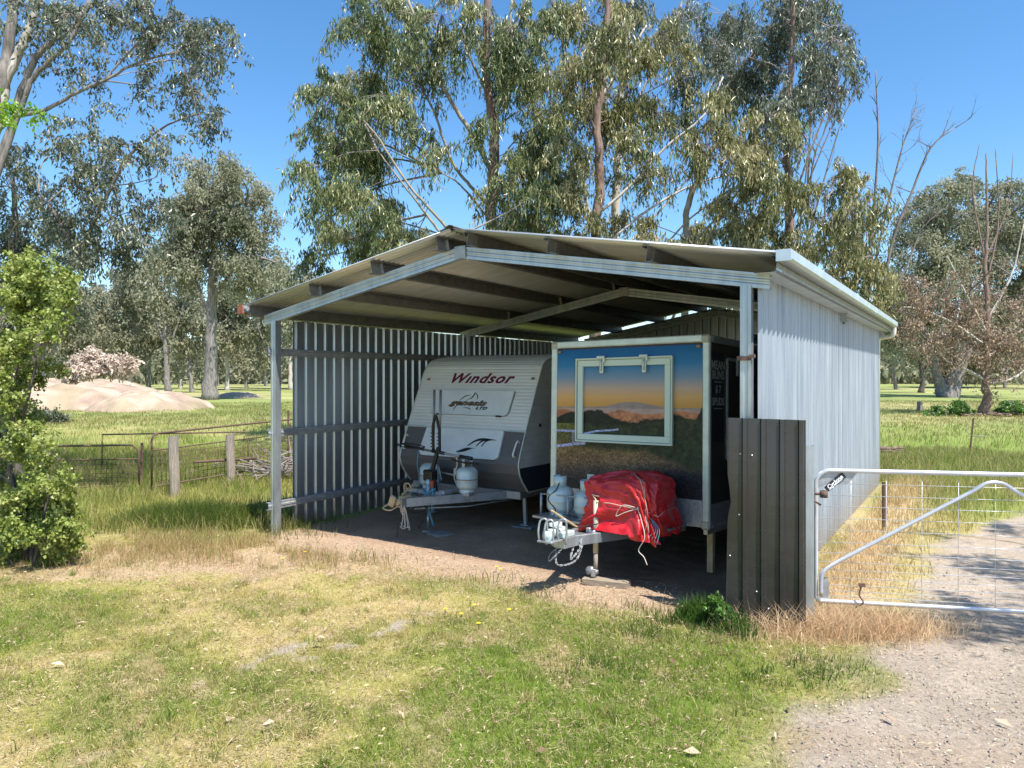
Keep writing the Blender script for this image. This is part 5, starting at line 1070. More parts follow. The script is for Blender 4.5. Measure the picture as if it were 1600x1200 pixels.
def tree(name, base, limbs, blobs, label, cat, bark, leafm, leafL, leafW, dens, n_per, slen, droop=.6, jit=.05, group=None, twigm=None, twr=.012, ntw=.5, hang=.75, maxr=99, branch=True, sides=8, limbmat=None):
    t = empty(name, base, 0, label, cat, group); bv = Vector(base); b = MB(); sk = []
    for pts, r0, r1, *mi in limbs:
        pp = bez([Vector(p) - bv for p in pts], max(12, 6 * len(pts))); k = len(pp)
        rad = [r0 + (r1 - r0) * (i / (k - 1)) for i in range(k)]
        if pts is limbs[0][0]: rad = [q * (1 + .5 * math.exp(-i / (k * .06))) for i, q in enumerate(rad)]
        pp = [p + Vector((random.gauss(0, 1), random.gauss(0, 1), 0)) * min(.25 * rad[i], .05) for i, p in enumerate(pp)]
        b.tube(pp, rad, 12 if r0 > .12 else sides, mi[0] if mi else 0); sk += [np.array(p) for p in pp[len(pp) // 4:]]
    if not limbs: sk = [np.zeros(3)]
    sk = np.array(sk); blobs = [(Vector(c_) - bv, r) for c_, r in blobs]
    tw = MB()
    if branch:
        for c_, r in blobs:
            ca = np.array(c_); df = ca[None] - sk; hz_ = np.hypot(df[:, 0], df[:, 1]); cost = hz_ ** 2 + df[:, 2] ** 2 * .5 + (df[:, 2] - .9 * hz_) ** 2 * 1.5; q = sk[cost.argmin()]; dd = float(np.linalg.norm(ca - q)); q = Vector(q)
            mid = (q + c_) / 2 + Vector((random.gauss(0, .08), random.gauss(0, .08), -.06)) * max(dd, .3) + Vector((0, 0, .10 * dd)); rb = min(max(.010 * dd + .004, .008), .05) * (twr / .012)
            pp = bez([q, mid, c_], 10); tw.tube(pp, [rb * (1 - .6 * i / (len(pp) - 1)) for i in range(len(pp))], 5)
    if limbs: b.build('trunk', [M[q] for q in ([bark] + (limbmat or []))], t)
    if blobs:
        C, D, T, B = crown_points(blobs, dens)
        idx = rng.choice(len(C), int(len(C) * ntw), replace=False)
        for j in idx:
            c_ = blobs[B[j]][0]; e = Vector(C[j]) + Vector(D[j]) * slen * .5; s_ = c_ + (Vector(C[j]) - c_) * .15; md = (s_ + Vector(C[j])) / 2 + Vector((0, 0, .06 * slen)); tw.tube([s_, md, Vector(C[j]), e - Vector((0, 0, droop * .25 * slen))], [twr * .8, twr * .6, twr * .45, twr * .2], 3, cap=False)
        tw.build('branches', M[twigm or 'twig'], t)
        fr_ = .75 if leafm == 'leaffar' else (1.3 if 'tall gum' in (group or '') else 1)
        if leafm: leaves(C, D, leafL * (.85 if leafm == 'leaffar' else 1), leafW * KW, int(n_per * KN * fr_), np.full(len(C), slen) * rng.uniform(.5, 1.3, len(C)), droop, jit, M[leafm], 'crown', t, T, hang)
    return t
def pb(lst, Y, dj=1.0, seed=0):
    r_ = random.Random(seed); out = []
    for px, py, pr in lst:
        r = pr / F * Y; yy = Y + r_.uniform(-1, 1) * dj; out.append((P3(px, py, yy), r))
    return out
def pl(lst, Y, dy=0): k = len(lst); return [P3(px, py, Y + (dy * i / max(1, k - 1))) for i, (px, py) in enumerate(lst)]

# big gums behind the shed
T = 24.0
tree('gum_tree', (P3(770, 500, T).x, T, 0), [(pl([(770, 700), (768, 400), (770, 200), (758, 90), (766, -60)], T), .22, .10), (pl([(800, 480), (712, 372), (640, 290), (588, 212), (560, 180)], T - 3), .055, .02, 1), (pl([(700, 380), (655, 320), (610, 262), (590, 235)], T - 2.6), .045, .015, 1),
    (pl([(771, 275), (745, 222), (700, 150), (668, 85), (638, 0)], T), .09, .05, 1), (pl([(772, 330), (730, 285), (705, 250), (680, 180), (655, 130)], T), .06, .03, 1), (pl([(768, 160), (735, 90), (720, 40)], T), .05, .03, 1), (pl([(790, 170), (815, 70), (822, 0)], T), .06, .03, 1), (pl([(770, 350), (720, 290), (690, 270)], T), .04, .02, 1), (pl([(775, 200), (790, 100), (800, 0)], T), .07, .04, 1)],
    pb([(560, 40, 42), (600, 15, 45), (640, 40, 45), (690, 20, 45), (560, 110, 45), (520, 150, 40), (515, 205, 35), (560, 180, 45), (605, 150, 40), (500, 260, 30), (540, 250, 42), (590, 225, 40), (520, 320, 38), (560, 300, 40), (545, 375, 42), (600, 340, 40), (640, 360, 40), (500, 400, 26), (590, 400, 40), (640, 410, 40), (690, 410, 30), (650, 100, 35),
        (720, 60, 35), (760, 30, 40), (800, 40, 42), (840, 30, 40), (690, 240, 22), (740, 190, 25), (660, 190, 22), (790, 110, 40), (820, 90, 30), (785, 290, 26), (800, 240, 34), (830, 220, 38), (790, 340, 36), (840, 300, 44), (830, 360, 44), (775, 390, 30), (860, 250, 36), (870, 180, 36), (840, 160, 30)], T, 2.6, 1),
    'red barked gum tree behind the shed ridge with long drooping leaves on the left', 'tree', 'barkred', 'leafgum', .22, .030, 62, 15, .75, 1.0, .06, 'tall gum trees behind the shed', limbmat=['barkolive'], ntw=.35)
T = 22.0
tree('gum_tree', (P3(932, 500, T).x, T, 0), [(pl([(930, 700), (930, 390), (938, 280), (934, 180), (946, 90), (950, -40)], T), .18, .08), (pl([(932, 400), (915, 300), (918, 240)], T), .07, .04, 1), (pl([(940, 330), (985, 290), (1040, 230), (1100, 180), (1130, 120)], T), .05, .025, 1), (pl([(950, 380), (1010, 330), (1080, 290), (1150, 270)], T - .5), .045, .02, 1), (pl([(940, 150), (980, 90), (1010, 40)], T), .06, .03, 1)],
    pb([(890, 30, 42), (930, 20, 42), (980, 30, 42), (905, 110, 42), (945, 120, 42), (925, 170, 40), (970, 180, 40), (895, 220, 36), (1005, 100, 40), (1020, 170, 40), (1030, 50, 40), (990, 230, 34), (880, 300, 38), (895, 350, 38), (985, 340, 32), (1020, 270, 26), (960, 270, 22), (870, 110, 30), (1010, 380, 30), (900, 400, 30)], T, 2.2, 2),
    'gum tree with peeling red brown trunk rising over the middle of the right roof', 'tree', 'barkred', 'leafgum2', .20, .029, 62, 15, .7, .95, .06, 'tall gum trees behind the shed', limbmat=['barkpale'], ntw=.35)
T = 26.0
tree('gum_tree', (P3(962, 500, T).x, T, 0), [(pl([(962, 700), (961, 380), (966, 250), (972, 130), (985, 20), (990, -60)], T), .17, .09), (pl([(966, 260), (1000, 150), (1050, 60), (1070, -20)], T), .06, .03), (pl([(964, 400), (1030, 330), (1100, 250), (1110, 235)], T), .05, .02), (pl([(1085, 268), (1110, 240), (1180, 170), (1200, 120)], T), .03, .006)],
    pb([(1070, 20, 42), (1110, 60, 42), (1080, 110, 38), (1130, 20, 40), (1060, 180, 28), (1140, 120, 38), (1000, 10, 30), (960, 60, 30), (1090, 380, 30), (1040, 400, 30), (1160, 40, 36)], T, 2.2, 3),
    'slender gum with smooth white trunk just right of the red brown trunk', 'tree', 'barkpale', 'leafgrey', .18, .028, 62, 15, .7, .9, .06, 'tall gum trees behind the shed', ntw=.5)
T = 20.5
tree('gum_tree', (P3(1130, 500, T).x, T, 0), [(pl([(1075, 700), (1072, 400), (1075, 320), (1110, 240), (1130, 210)], T), .11, .06), (pl([(1050, 500), (1120, 350), (1190, 250), (1210, 210)], T), .04, .02), (pl([(1030, 460), (1100, 360), (1170, 310), (1240, 290)], T), .035, .015), (pl([(1010, 420), (1080, 340), (1160, 290), (1230, 240)], T - .5), .03, .012)],
    pb([(1110, 220, 36), (1145, 250, 40), (1175, 225, 38), (1110, 160, 30), (1195, 290, 38), (1150, 320, 42), (1110, 360, 40), (1190, 350, 42), (1225, 390, 36), (1160, 400, 40), (1230, 320, 34), (1070, 400, 34), (1120, 410, 34), (1200, 180, 26), (1070, 230, 20)], T, 2, 4),
    'leaning gum with golden green drooping leaves above the right half of the roof', 'tree', 'barkolive', 'leafgum2', .20, .029, 64, 16, .7, 1.0, .06, 'tall gum trees behind the shed', ntw=.4)
T = 22.0
tree('gum_tree', (P3(1235, 500, T).x, T, 0), [(pl([(1235, 700), (1234, 400), (1232, 250), (1232, 150), (1238, 60), (1240, -40)], T), .15, .07), (pl([(1234, 330), (1265, 240), (1300, 150), (1310, 130)], T), .035, .012), (pl([(1234, 360), (1215, 280), (1200, 200)], T), .04, .02), (pl([(1240, 340), (1290, 220), (1330, 130)], T - .5), .025, .008), (pl([(1236, 100), (1275, 60), (1300, 40)], T), .03, .012)],
    pb([(1170, 90, 34), (1190, 140, 30), (1200, 60, 38), (1200, 20, 34), (1235, 30, 38), (1270, 30, 36), (1300, 60, 34), (1320, 95, 24), (1275, 90, 36), (1240, 100, 38), (1265, 140, 34), (1215, 150, 34), (1230, 190, 32), (1290, 140, 26), (1255, 10, 34), (1325, 40, 18), (1225, 170, 30)], T, 2, 5),
    'tall gum with a small leafy top right of the others, trunk above the right eave', 'tree', 'barkred', 'leafgrey', .17, .028, 66, 15, .65, .7, .05, 'tall gum trees behind the shed', ntw=.6)
T = 18.5
tree('gum_tree', (P3(1330, 520, T).x, T, 0), [(pl([(1300, 720), (1325, 480), (1345, 400), (1330, 330)], T), .09, .04), (pl([(1325, 470), (1290, 390), (1290, 300)], T), .04, .02)],
    pb([(1290, 285, 32), (1325, 270, 28), (1350, 290, 24), (1280, 340, 36), (1325, 330, 34), (1270, 400, 36), (1310, 390, 36), (1350, 360, 32), (1340, 420, 34), (1240, 420, 24), (1365, 400, 26), (1370, 450, 24), (1350, 465, 24), (1300, 430, 26)], T, 1.6, 6),
    'low bushy gum leaning over the gutter at rear right of the shed', 'tree', 'barkdark', 'leafgum2', .17, .028, 66, 16, .6, .9, .05, 'tall gum trees behind the shed', ntw=.4)
# bare dead saplings right of it
def fork(b, p, d, L, r, depth, spread=.5, up=.25):
    n = 4; pts = [p]; q = p.copy(); dd = d.copy()
    for i in range(n): dd = (dd + Vector((random.gauss(0, .10), random.gauss(0, .10), random.gauss(0, .07) + up * .1))).normalized(); q = q + dd * L / n; pts.append(q.copy())
    b.tube(pts, [r * (1 - .5 * i / n) for i in range(n + 1)], 6 if r > .02 else 4, cap=False)
    if depth > 0:
        for k in range(random.choice((2, 3))):
            st = pts[random.choice((2, 3, 4))]; nd = (dd + Vector((random.gauss(0, spread), random.gauss(0, spread * .6), random.gauss(0, spread * .5)))).normalized(); fork(b, st, nd, L * random.uniform(.5, .8), r * .5, depth - 1, spread, up)
def deadsap(name, base, specs, label, m='twigdead'):
    t = empty(name, base, 0, label, 'dead tree', 'bare dead saplings beside the shed'); b = MB(); bv = Vector(base)
    for pts, r, dep, L in specs:
        pp = [p - bv for p in bez(pts, 18)]; b.tube(pp, [r * (1 - .75 * i / (len(pp) - 1)) for i in range(len(pp))], 6)
        for i in range(5, len(pp)):
            if random.random() < .8: d = (pp[i] - pp[i - 1]).normalized(); fork(b, pp[i], (d + Vector((random.gauss(0, .6), random.gauss(0, .4), random.gauss(0, .3)))).normalized(), L * random.uniform(.4, 1), r * .3, dep)
    b.build('bare_branches', M[m], t)
Y_ = 21.0
deadsap('dead_sapling', (P3(1340, 560, Y_).x, Y_, 0), [(pl([(1340, 710), (1355, 450), (1365, 330), (1372, 220), (1368, 110)], Y_), .06, 1, .5), (pl([(1355, 470), (1385, 330), (1410, 230), (1428, 180)], Y_), .04, 2, .7)], 'thin bare dead sapling with straight upright top')
deadsap('dead_sapling', (P3(1380, 560, Y_ + 1).x, Y_ + 1, 0), [(pl([(1360, 700), (1385, 420), (1425, 300), (1455, 230), (1492, 200)], Y_ + 1), .055, 2, .8), (pl([(1370, 480), (1410, 430), (1440, 360), (1470, 330)], Y_ + 1), .04, 1, .5)], 'bare dead sapling arching out to the right')
deadsap('dead_sapling', (P3(1255, 560, Y_ - 1).x, Y_ - 1, 0), [(pl([(1250, 700), (1265, 300), (1290, 200), (1310, 130)], Y_ - 1), .035, 2, .7), (pl([(1250, 420), (1285, 290), (1315, 190), (1335, 150)], Y_ - 1), .03, 2, .6), (pl([(1245, 400), (1262, 250), (1270, 170)], Y_ - 1), .03, 1, .5)], 'cluster of fine bare twigs against the sky above the eave')

# left near gum
T = 15.0
tree('gum_tree', (P3(-60, 640, T).x, T, 0), [(pl([(-60, 760), (-40, 400), (-12, 200), (10, 90), (30, -60)], T), .19, .08), (pl([(-25, 300), (10, 130), (35, 70), (55, 20), (60, -20)], T), .10, .06, 1), (pl([(-30, 330), (20, 190), (55, 90), (110, 45), (140, 0)], T), .09, .04), (pl([(-20, 320), (38, 155), (60, 110), (105, 70), (130, 25), (160, -15)], T - .5), .055, .03), (pl([(-40, 260), (10, 190), (70, 172), (110, 150), (170, 122), (215, 98), (280, 80)], T - 1), .05, .015), (pl([(165, 124), (190, 95), (225, 55)], T - 1), .022, .010)],
    pb([(30, 10, 30), (70, 15, 34), (20, 50, 24), (110, 20, 30), (150, 25, 30), (190, 10, 32), (230, 25, 34), (270, 20, 34), (300, 30, 30), (330, 45, 28), (345, 62, 18), (250, 60, 32), (300, 70, 32), (325, 85, 24), (95, 60, 16), (130, 95, 20), (155, 110, 20), (110, 115, 14), (240, 120, 18), (290, 110, 24), (320, 110, 20), (240, 140, 20), (285, 145, 22), (320, 150, 22), (335, 175, 18), (310, 185, 20), (335, 205, 14), (215, 75, 22), (145, 160, 12), (75, 45, 26), (60, 85, 18), (200, 40, 26)], T, 1.6, 7),
    'near gum tree whose grey limbs reach in over the top left', 'tree', 'barkgrey', 'leafgrey', .11, .026, 110, 13, .42, .55, .04, limbmat=['barkpale'], ntw=.7, twr=.007, hang=.6)
T = 13.5
tree('gum_tree', (P3(28, 640, T).x, T, 0), [(pl([(28, 760), (45, 600), (85, 470), (118, 405), (135, 370), (165, 310), (190, 260), (215, 230), (262, 195), (310, 178)], T), .065, .012), (pl([(120, 400), (90, 340), (60, 300)], T), .04, .015), (pl([(180, 290), (215, 285), (245, 277)], T), .014, .006), (pl([(140, 360), (190, 335), (225, 325)], T), .016, .006)],
    pb([(110, 190, 20), (135, 215, 30), (115, 240, 26), (165, 235, 26), (195, 225, 26), (120, 270, 30), (150, 265, 30), (185, 255, 22), (240, 230, 24), (270, 250, 22), (130, 305, 32), (110, 340, 32), (160, 320, 30), (200, 310, 20), (170, 355, 34), (205, 350, 26), (225, 380, 20), (150, 385, 34), (235, 320, 26), (250, 300, 16), (190, 390, 28), (265, 215, 18), (280, 340, 14)], T, 1.2, 8),
    'dark slender gum leaning right behind the lime shrub', 'tree', 'barkdark', 'leafgrey', .105, .026, 120, 13, .4, .55, .04, ntw=.7, twr=.006, hang=.6)
T = 17.0
tree('gum_tree', (P3(10, 640, T).x, T, 0), [(pl([(10, 740), (15, 500), (25, 380), (20, 280)], T), .10, .05)],
    pb([(15, 250, 26), (40, 235, 18), (20, 290, 36), (55, 290, 26), (75, 310, 24), (15, 340, 40), (60, 345, 36), (90, 350, 26), (20, 395, 44), (70, 390, 40), (110, 400, 30), (40, 440, 44), (90, 450, 36), (20, 480, 40)], T, 1.6, 9),
    'dense grey green gum filling behind the lime shrub at the left edge', 'tree', 'barkdark', 'leafgrey', .12, .028, 100, 13, .45, .7, .05, ntw=.4, twr=.008, hang=.6)
# bright leafy branch
T = 9.0
tree('maple_tree', (P3(-260, 700, T).x, T, 0), [([P3(-260, 870, T), P3(-240, 500, T), P3(-190, 250, T), P3(-90, 150, T), P3(-20, 165, T), P3(50, 172, T)], .12, .006)],
    pb([(-40, 150, 32), (5, 165, 22), (35, 172, 20), (60, 180, 12), (-90, 130, 40), (-160, 150, 60), (-250, 120, 80), (15, 185, 12)], T, .25, 10), 'bright lime green maple spray poking in at the upper left edge', 'tree', 'barkgrey', 'leafbright', .05, .03, 420, 6, .14, .1, .03, ntw=.5, twr=.004, hang=.2)

# lime shrub on the left
T = 8.7
tree('lime_shrub', (-5.78, T, 0), [(pl([(48, 885), (45, 760), (20, 640), (30, 560), (50, 470)], T), .022, .008), (pl([(52, 885), (70, 800), (95, 720)], T - .2), .02, .008), (pl([(45, 885), (15, 720), (0, 600), (-10, 480)], T), .035, .012), (pl([(35, 650), (60, 560), (70, 520), (95, 450)], T), .018, .006), (pl([(50, 880), (50, 830), (60, 770)], T), .016, .008)],
    pb([(55, 425, 26), (30, 430, 24), (85, 440, 22), (105, 455, 14), (10, 450, 30), (60, 460, 28), (100, 480, 16), (75, 495, 22), (35, 490, 28), (5, 500, 28), (50, 530, 20), (20, 545, 24), (-10, 560, 30), (80, 570, 14), (40, 590, 20), (5, 610, 22), (30, 640, 24), (0, 670, 26), (45, 555, 16), (20, 590, 20), (30, 670, 16), (62, 690, 14), (12, 625, 18), (45, 685, 14), (20, 700, 20), (60, 725, 18), (80, 745, 22), (95, 765, 12), (50, 760, 28), (10, 750, 32), (70, 790, 26), (100, 800, 22), (105, 862, 20), (85, 775, 22), (112, 825, 14), (112, 455, 16), (100, 428, 15), (60, 405, 14), (25, 412, 16), (90, 880, 16), (30, 800, 34), (95, 815, 18), (110, 840, 12), (65, 840, 30), (20, 850, 34), (90, 860, 16), (40, 880, 20), (-10, 800, 30), (-30, 700, 40), (-40, 500, 50), (-40, 850, 40)], T, .5, 11),
    'tall lime green shrub with small rounded leaves at the left edge', 'shrub', 'barkdark', 'leafbush', .040, .028, 700, 17, .15, .0, .022, ntw=.35, twr=.005, hang=.15)
# mid-distance big gum
T = 70.0
tree('gum_tree', (P3(326, 625, T).x, T, 0), [(pl([(326, 627), (330, 540), (332, 450), (335, 380), (340, 310)], T), .62, .2), (pl([(332, 470), (350, 440), (385, 400)], T), .25, .1), (pl([(330, 500), (300, 430), (280, 400)], T), .2, .08), (pl([(340, 400), (365, 350), (385, 320)], T), .2, .08)],
    pb([(335, 262, 26), (310, 285, 30), (345, 290, 34), (375, 275, 26), (290, 310, 26), (320, 330, 34), (365, 320, 36), (400, 310, 26), (300, 360, 34), (345, 370, 32), (390, 355, 34), (420, 350, 18), (285, 395, 30), (270, 330, 18), (375, 400, 30), (410, 395, 30), (430, 410, 14), (320, 410, 26), (255, 385, 18), (250, 410, 12), (400, 430, 22), (370, 440, 16), (290, 430, 22), (270, 350, 20)], T, 3, 12),
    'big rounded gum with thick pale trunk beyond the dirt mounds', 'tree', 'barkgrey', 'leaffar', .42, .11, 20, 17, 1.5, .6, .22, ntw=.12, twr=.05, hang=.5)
# left background trees
def bgtree(px, top, Y, wpx, kind, label, i):
    base = (P3(px, 600, Y).x, Y, 0); r_ = random.Random(i * 7 + 1); h = CH + (YH - top) / F * Y; wm = wpx / F * Y; yb = YH + CH / Y * F
    limbs = [(pl([(px, yb + 3), (px + r_.uniform(-4, 4), (yb + top) / 2 + 20), (px + r_.uniform(-6, 6), top + (yb - top) * .35)], Y), .012 * h + .12, .12)]
    for s in (-1, 1): limbs.append((pl([(px, yb - (yb - top) * .25), (px + s * wpx * .25, (yb + top) / 2), (px + s * wpx * .4, top + (yb - top) * .3)], Y), .16, .07))
    lst = []
    for k in range(13): a = r_.uniform(0, 6.28); q = r_.uniform(.1, 1) ** .6; lst.append((px + math.cos(a) * q * wpx * .42, top + (yb - top) * (.33 + .33 * math.sin(a) * q - .05), wpx * r_.uniform(.15, .24)))
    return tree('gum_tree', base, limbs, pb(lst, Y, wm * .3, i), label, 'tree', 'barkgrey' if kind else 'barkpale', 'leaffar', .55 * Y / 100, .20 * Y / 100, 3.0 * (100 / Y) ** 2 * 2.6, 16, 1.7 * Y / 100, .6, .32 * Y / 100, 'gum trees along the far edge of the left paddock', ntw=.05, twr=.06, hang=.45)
BG = [(70, 425, 95, 120, 1), (120, 445, 120, 100, 0), (185, 420, 105, 110, 1), (150, 490, 140, 80, 1), (232, 420, 120, 100, 1), (205, 480, 150, 70, 0), (262, 372, 98, 80, 1), (282, 450, 130, 70, 0), (300, 470, 100, 60, 1), (355, 440, 118, 90, 0), (385, 480, 140, 66, 1), (428, 445, 112, 74, 1), (455, 420, 125, 96, 0), (500, 450, 130, 90, 1), (415, 500, 170, 60, 0), (30, 470, 110, 90, 1), (-10, 430, 90, 110, 1), (340, 500, 165, 60, 1), (560, 440, 120, 110, 1), (640, 430, 130, 110, 0)]
WORDS = ['broad hazy gum seen just right of the lime shrub', 'smaller pale gum above the left dirt mound', 'tall loose gum standing over the tan dead foliage', 'distant gum showing low behind the mounds', 'upright gum left of the big rounded gum', 'faint distant gum in the gap above the mounds', 'narrow tall gum touching the big rounded gum on its left', 'thin gum directly left of the thick pale trunk', 'short gum under the left side of the big crown', 'gum just right of the thick pale trunk', 'distant low gum right of the thick pale trunk', 'gum just left of the front shed post', 'round topped gum behind the front shed post', 'gum crown showing above the left roof edge', 'smallest faint gum far off by the front post', 'hazy gum behind the lime shrub stems', 'gum at the far left edge behind the shrub', 'far low gum behind the thick pale trunk', 'gum mostly hidden behind the left roof slope', 'gum hidden behind the shed ridge']
for i, (a, b_, c_, d_, e_) in enumerate(BG): bgtree(a, b_, c_, d_, e_, WORDS[i], i)
# fallen dead tan foliage on the mound
T = 62.0
tree('fallen_branch', (P3(120, 600, T).x, T, 0), [(pl([(100, 598), (140, 590), (175, 580), (205, 560)], T), .2, .08), (pl([(130, 596), (160, 570), (185, 560)], T), .12, .05), (pl([(120, 598), (150, 585), (190, 588)], T), .1, .04)],
    pb([(112, 573, 8), (128, 565, 10), (146, 556, 12), (158, 566, 11), (138, 574, 10), (118, 580, 8), (186, 566, 11), (199, 573, 11), (178, 578, 8), (204, 562, 7)], T, 1.2, 13),
    'fallen limb with tan dead leaves behind the left dirt mound', 'dead branch', 'barkgrey', 'leaftan', .35, .13, 62, 12, .7, .3, .16, ntw=.5, twr=.03, hang=.3)
x_, y_ = gxy(80, 662); tree('small_bush', (x_, y_, 0), [([Vector((x_, y_, 0)), Vector((x_, y_, .5))], .03, .02)], [(Vector((x_, y_, .5)), .5), (Vector((x_ + .4, y_, .35)), .4), (Vector((x_ - .4, y_, .4)), .4)], 'small dark grey bush alone in the left paddock', 'bush', 'barkdark', 'leafgrey', .1, .05, 150, 12, .3, .2, .05, ntw=.3, twr=.008, hang=.3)

# right side
T = 80.0
tree('gum_tree', (P3(1478, 620, T).x, T, 0), [(pl([(1480, 622), (1490, 595), (1503, 560), (1510, 480), (1500, 400)], T), 1.0, .3), (pl([(1474, 620), (1466, 590), (1450, 540), (1430, 480)], T), .7, .2), (pl([(1495, 585), (1530, 530), (1570, 470), (1600, 430)], T), .4, .15), (pl([(1500, 560), (1480, 470), (1470, 380)], T), .35, .12), (pl([(1500, 540), (1545, 440), (1560, 350)], T), .35, .1), (pl([(1455, 560), (1420, 520), (1395, 500)], T), .25, .08), (pl([(1505, 500), (1520, 400), (1525, 330)], T), .3, .1)],
    pb([(1480, 300, 22), (1505, 288, 22), (1455, 310, 22), (1430, 340, 26), (1465, 345, 30), (1505, 335, 32), (1545, 315, 26), (1575, 300, 22), (1600, 320, 30), (1590, 360, 34), (1550, 360, 32), (1410, 380, 26), (1440, 390, 32), (1480, 400, 34), (1520, 400, 34), (1570, 410, 34), (1610, 420, 34), (1400, 430, 26), (1430, 450, 32), (1470, 460, 32), (1560, 470, 32), (1600, 480, 32), (1395, 480, 22), (1430, 500, 24), (1530, 470, 26), (1620, 370, 30), (1590, 530, 24), (1400, 530, 20)], T, 5, 14),
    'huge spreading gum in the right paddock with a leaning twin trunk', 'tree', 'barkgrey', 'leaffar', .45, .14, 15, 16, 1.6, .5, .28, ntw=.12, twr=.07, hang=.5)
T = 45.0
tree('dead_tree', (P3(1540, 645, T).x, T, 0), [(pl([(1539, 648), (1541, 590), (1543, 500), (1540, 420), (1542, 330), (1540, 240)], T), .26, .03), (pl([(1541, 595), (1505, 575), (1475, 560), (1450, 520)], T), .10, .04, 1), (pl([(1541, 600), (1585, 590), (1620, 560)], T), .09, .04, 1), (pl([(1542, 520), (1510, 460), (1480, 400)], T), .09, .03, 1), (pl([(1542, 500), (1580, 430), (1600, 350)], T), .08, .03, 1), (pl([(1541, 450), (1560, 340), (1555, 230)], T), .07, .02), (pl([(1541, 420), (1520, 300), (1530, 225)], T), .06, .02), (pl([(1541, 540), (1480, 500), (1420, 480), (1395, 490)], T), .08, .03, 1), (pl([(1542, 560), (1590, 520), (1630, 500)], T), .07, .03, 1), (pl([(1542, 400), (1575, 320), (1583, 240)], T), .05, .015)],
    pb([(1400, 450, 18), (1425, 440, 18), (1450, 450, 18), (1420, 470, 18), (1470, 490, 20), (1440, 510, 18), (1410, 525, 14), (1500, 470, 18), (1490, 520, 20), (1530, 500, 20), (1460, 545, 16), (1515, 550, 20), (1550, 560, 18), (1550, 520, 18), (1580, 540, 20), (1600, 500, 18), (1575, 480, 16), (1600, 570, 16), (1535, 440, 14), (1565, 590, 12), (1510, 585, 10), (1440, 480, 16), (1465, 520, 16), (1480, 450, 14), (1500, 500, 18), (1520, 480, 16), (1570, 520, 16), (1590, 460, 16), (1560, 460, 14), (1530, 530, 16), (1480, 560, 14), (1610, 540, 16), (1425, 500, 16), (1390, 480, 14), (1500, 430, 12), (1525, 400, 10), (1560, 410, 10)], T, 2.4, 15),
    'dead brown leaved tree with bare upright top in front of the huge gum', 'dead tree', 'barkred', 'leafdead', .20, .07, 30, 9, 1.0, .5, .16, ntw=.95, twr=.022, twigm='twigdead', limbmat=['barkpale'], hang=.6)
T = 103.0
tree('gum_tree', (P3(1440, 613, T).x, T, 0), [(pl([(1440, 614), (1440, 580), (1436, 550)], T), .35, .2), (pl([(1440, 585), (1455, 560), (1462, 540)], T), .15, .08)], pb([(1430, 540, 18), (1450, 530, 18), (1415, 545, 14), (1465, 545, 12), (1440, 515, 16)], T, 2, 16), 'small single trunk gum left of the huge gum', 'tree', 'barkdark', 'leaffar', .5, .18, 9, 14, 1.6, .5, .3, ntw=.1, twr=.05, hang=.5)
RB = [(1400, 470, 130, 90, 1, 'low distant gum beside the shed rear corner'), (1570, 480, 140, 110, 1, 'distant gum behind the dead tree'), (1620, 500, 130, 80, 0, 'distant gum at the right edge of the paddock'), (1500, 500, 150, 120, 1, 'faint gum showing under the huge gum')]
for i, (a, b_, c_, d_, e_, l_) in enumerate(RB):
    t = bgtree(a, b_, c_, d_, e_, l_, 40 + i); t['group'] = 'distant gums across the right paddock'
# weeds around the dead tree
x_, y_ = gxy(1540, 648)
for i, (dx, r) in enumerate(((-1.9, .5), (-3.2, .35), (1.2, .55), (2.9, .4))):
    lab = ['dark green weed clump left of the dead tree trunk', 'low weed patch farthest left of the dead tree', 'bushy weed clump right at the dead tree trunk', 'green weeds beside the concrete drum'][i]
    tree('weed_clump', (x_ + dx, y_ - .6, 0), [([Vector((x_ + dx, y_ - .6, 0)), Vector((x_ + dx, y_ - .6, r))], .02, .01)], [(Vector((x_ + dx + q, y_ - .6 + random.uniform(-.3, .3), r * .6)), r) for q in (-.5, 0, .5)], lab, 'weeds', 'barkolive', 'weed', .12, .07, 120, 10, .3, 0, .05, 'weeds under the dead tree', ntw=.2, twr=.006, hang=.1)
b = MB()
for i in range(40): a = Vector((x_ + random.uniform(-2.6, 3.2), y_ - 1.0 + random.gauss(0, .3), .06 + .08 * random.random())); b.tube([a, a + Vector((random.gauss(0, .5), random.gauss(0, .3), random.gauss(0, .06)))], [.05, .02], 5)
o = b.build('bark_heap', M['barkred']); tag(o, 'dark bark and sticks strewn at the foot of the dead tree', 'bark', kind='stuff')
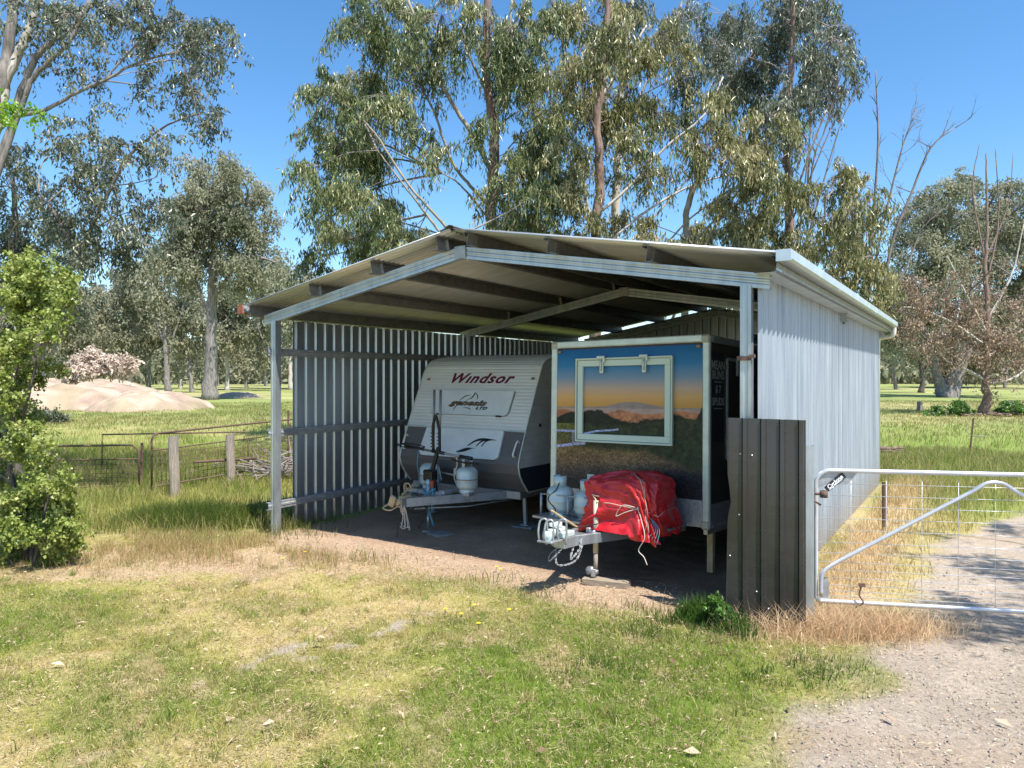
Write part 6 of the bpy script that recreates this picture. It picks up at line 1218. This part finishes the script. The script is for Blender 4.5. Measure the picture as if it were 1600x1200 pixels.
# leafy weed by the dark sheet
t = tree('broad_weed', (1.86, 6.42, 0), [([Vector((1.86, 6.42, 0)), Vector((1.87, 6.44, .3))], .006, .003), ([Vector((1.86, 6.42, 0)), Vector((1.78, 6.40, .25))], .005, .002)], [(Vector((1.87, 6.44, .26)), .07), (Vector((1.78, 6.40, .2)), .06), (Vector((1.84, 6.42, .12)), .09)], 'leafy green thistle weed at the left foot of the brown sheet', 'weed', 'weed' if 0 else 'barkolive', 'weed', .035, .02, 2500, 8, .05, 0, .01, ntw=.3, twr=.002, hang=.1)

# far woodland mass along the horizon
n = 52000; px = rng.uniform(-900, 2500, n); Yd = rng.uniform(200, 330, n); X_ = (px - 800) / F * Yd; hm = 9 + 9 * fbm(px * .02, px * 0, 4, 77); z = hm * rng.random(n) ** .8
C = np.stack([X_, Yd, z], 1); D = rng.normal(size=(n, 3)); D /= np.linalg.norm(D, axis=1)[:, None]
wd = leaves(C, D, 2.6, 1.5, 2, np.full(n, 2.0), .3, .8, M['leaffar'], 'distant_woodland', None, None, .3); tag(wd, 'far line of woodland closing off the horizon', 'woodland', kind='stuff')

# tree outside the frame whose shade falls on the drive
T = 8.0
tree('gum_tree', (10.2, 3.9, 0), [([Vector((10.2, 3.9, -.1)), Vector((10.0, 4.0, 3)), Vector((9.4, 4.2, 6)), Vector((9.2, 4.3, 8))], .2, .06)],
    [(Vector((x_ + random.uniform(-.7, .7), y_ + random.uniform(-.7, .7), 5.6 + random.uniform(-1.0, 1.6))), random.uniform(.22, .5)) for x_, y_ in ((6.5, 3.4), (6.9, 3.7), (7.2, 4.4), (7.6, 4.9), (8.1, 5.8), (8.5, 6.2), (8.9, 6.9), (9.4, 7.3), (9.9, 8.2), (8.6, 5.2), (9.6, 6.6), (10.4, 7.5), (7.4, 3.2), (8.3, 4.2), (9.2, 4.6)) for _ in range(2)],
    'gum tree beside the drive just outside the right of the picture', 'tree', 'barkgrey', 'leafgrey', .13, .03, 90, 12, .5, .6, .05, ntw=.4, twr=.008)
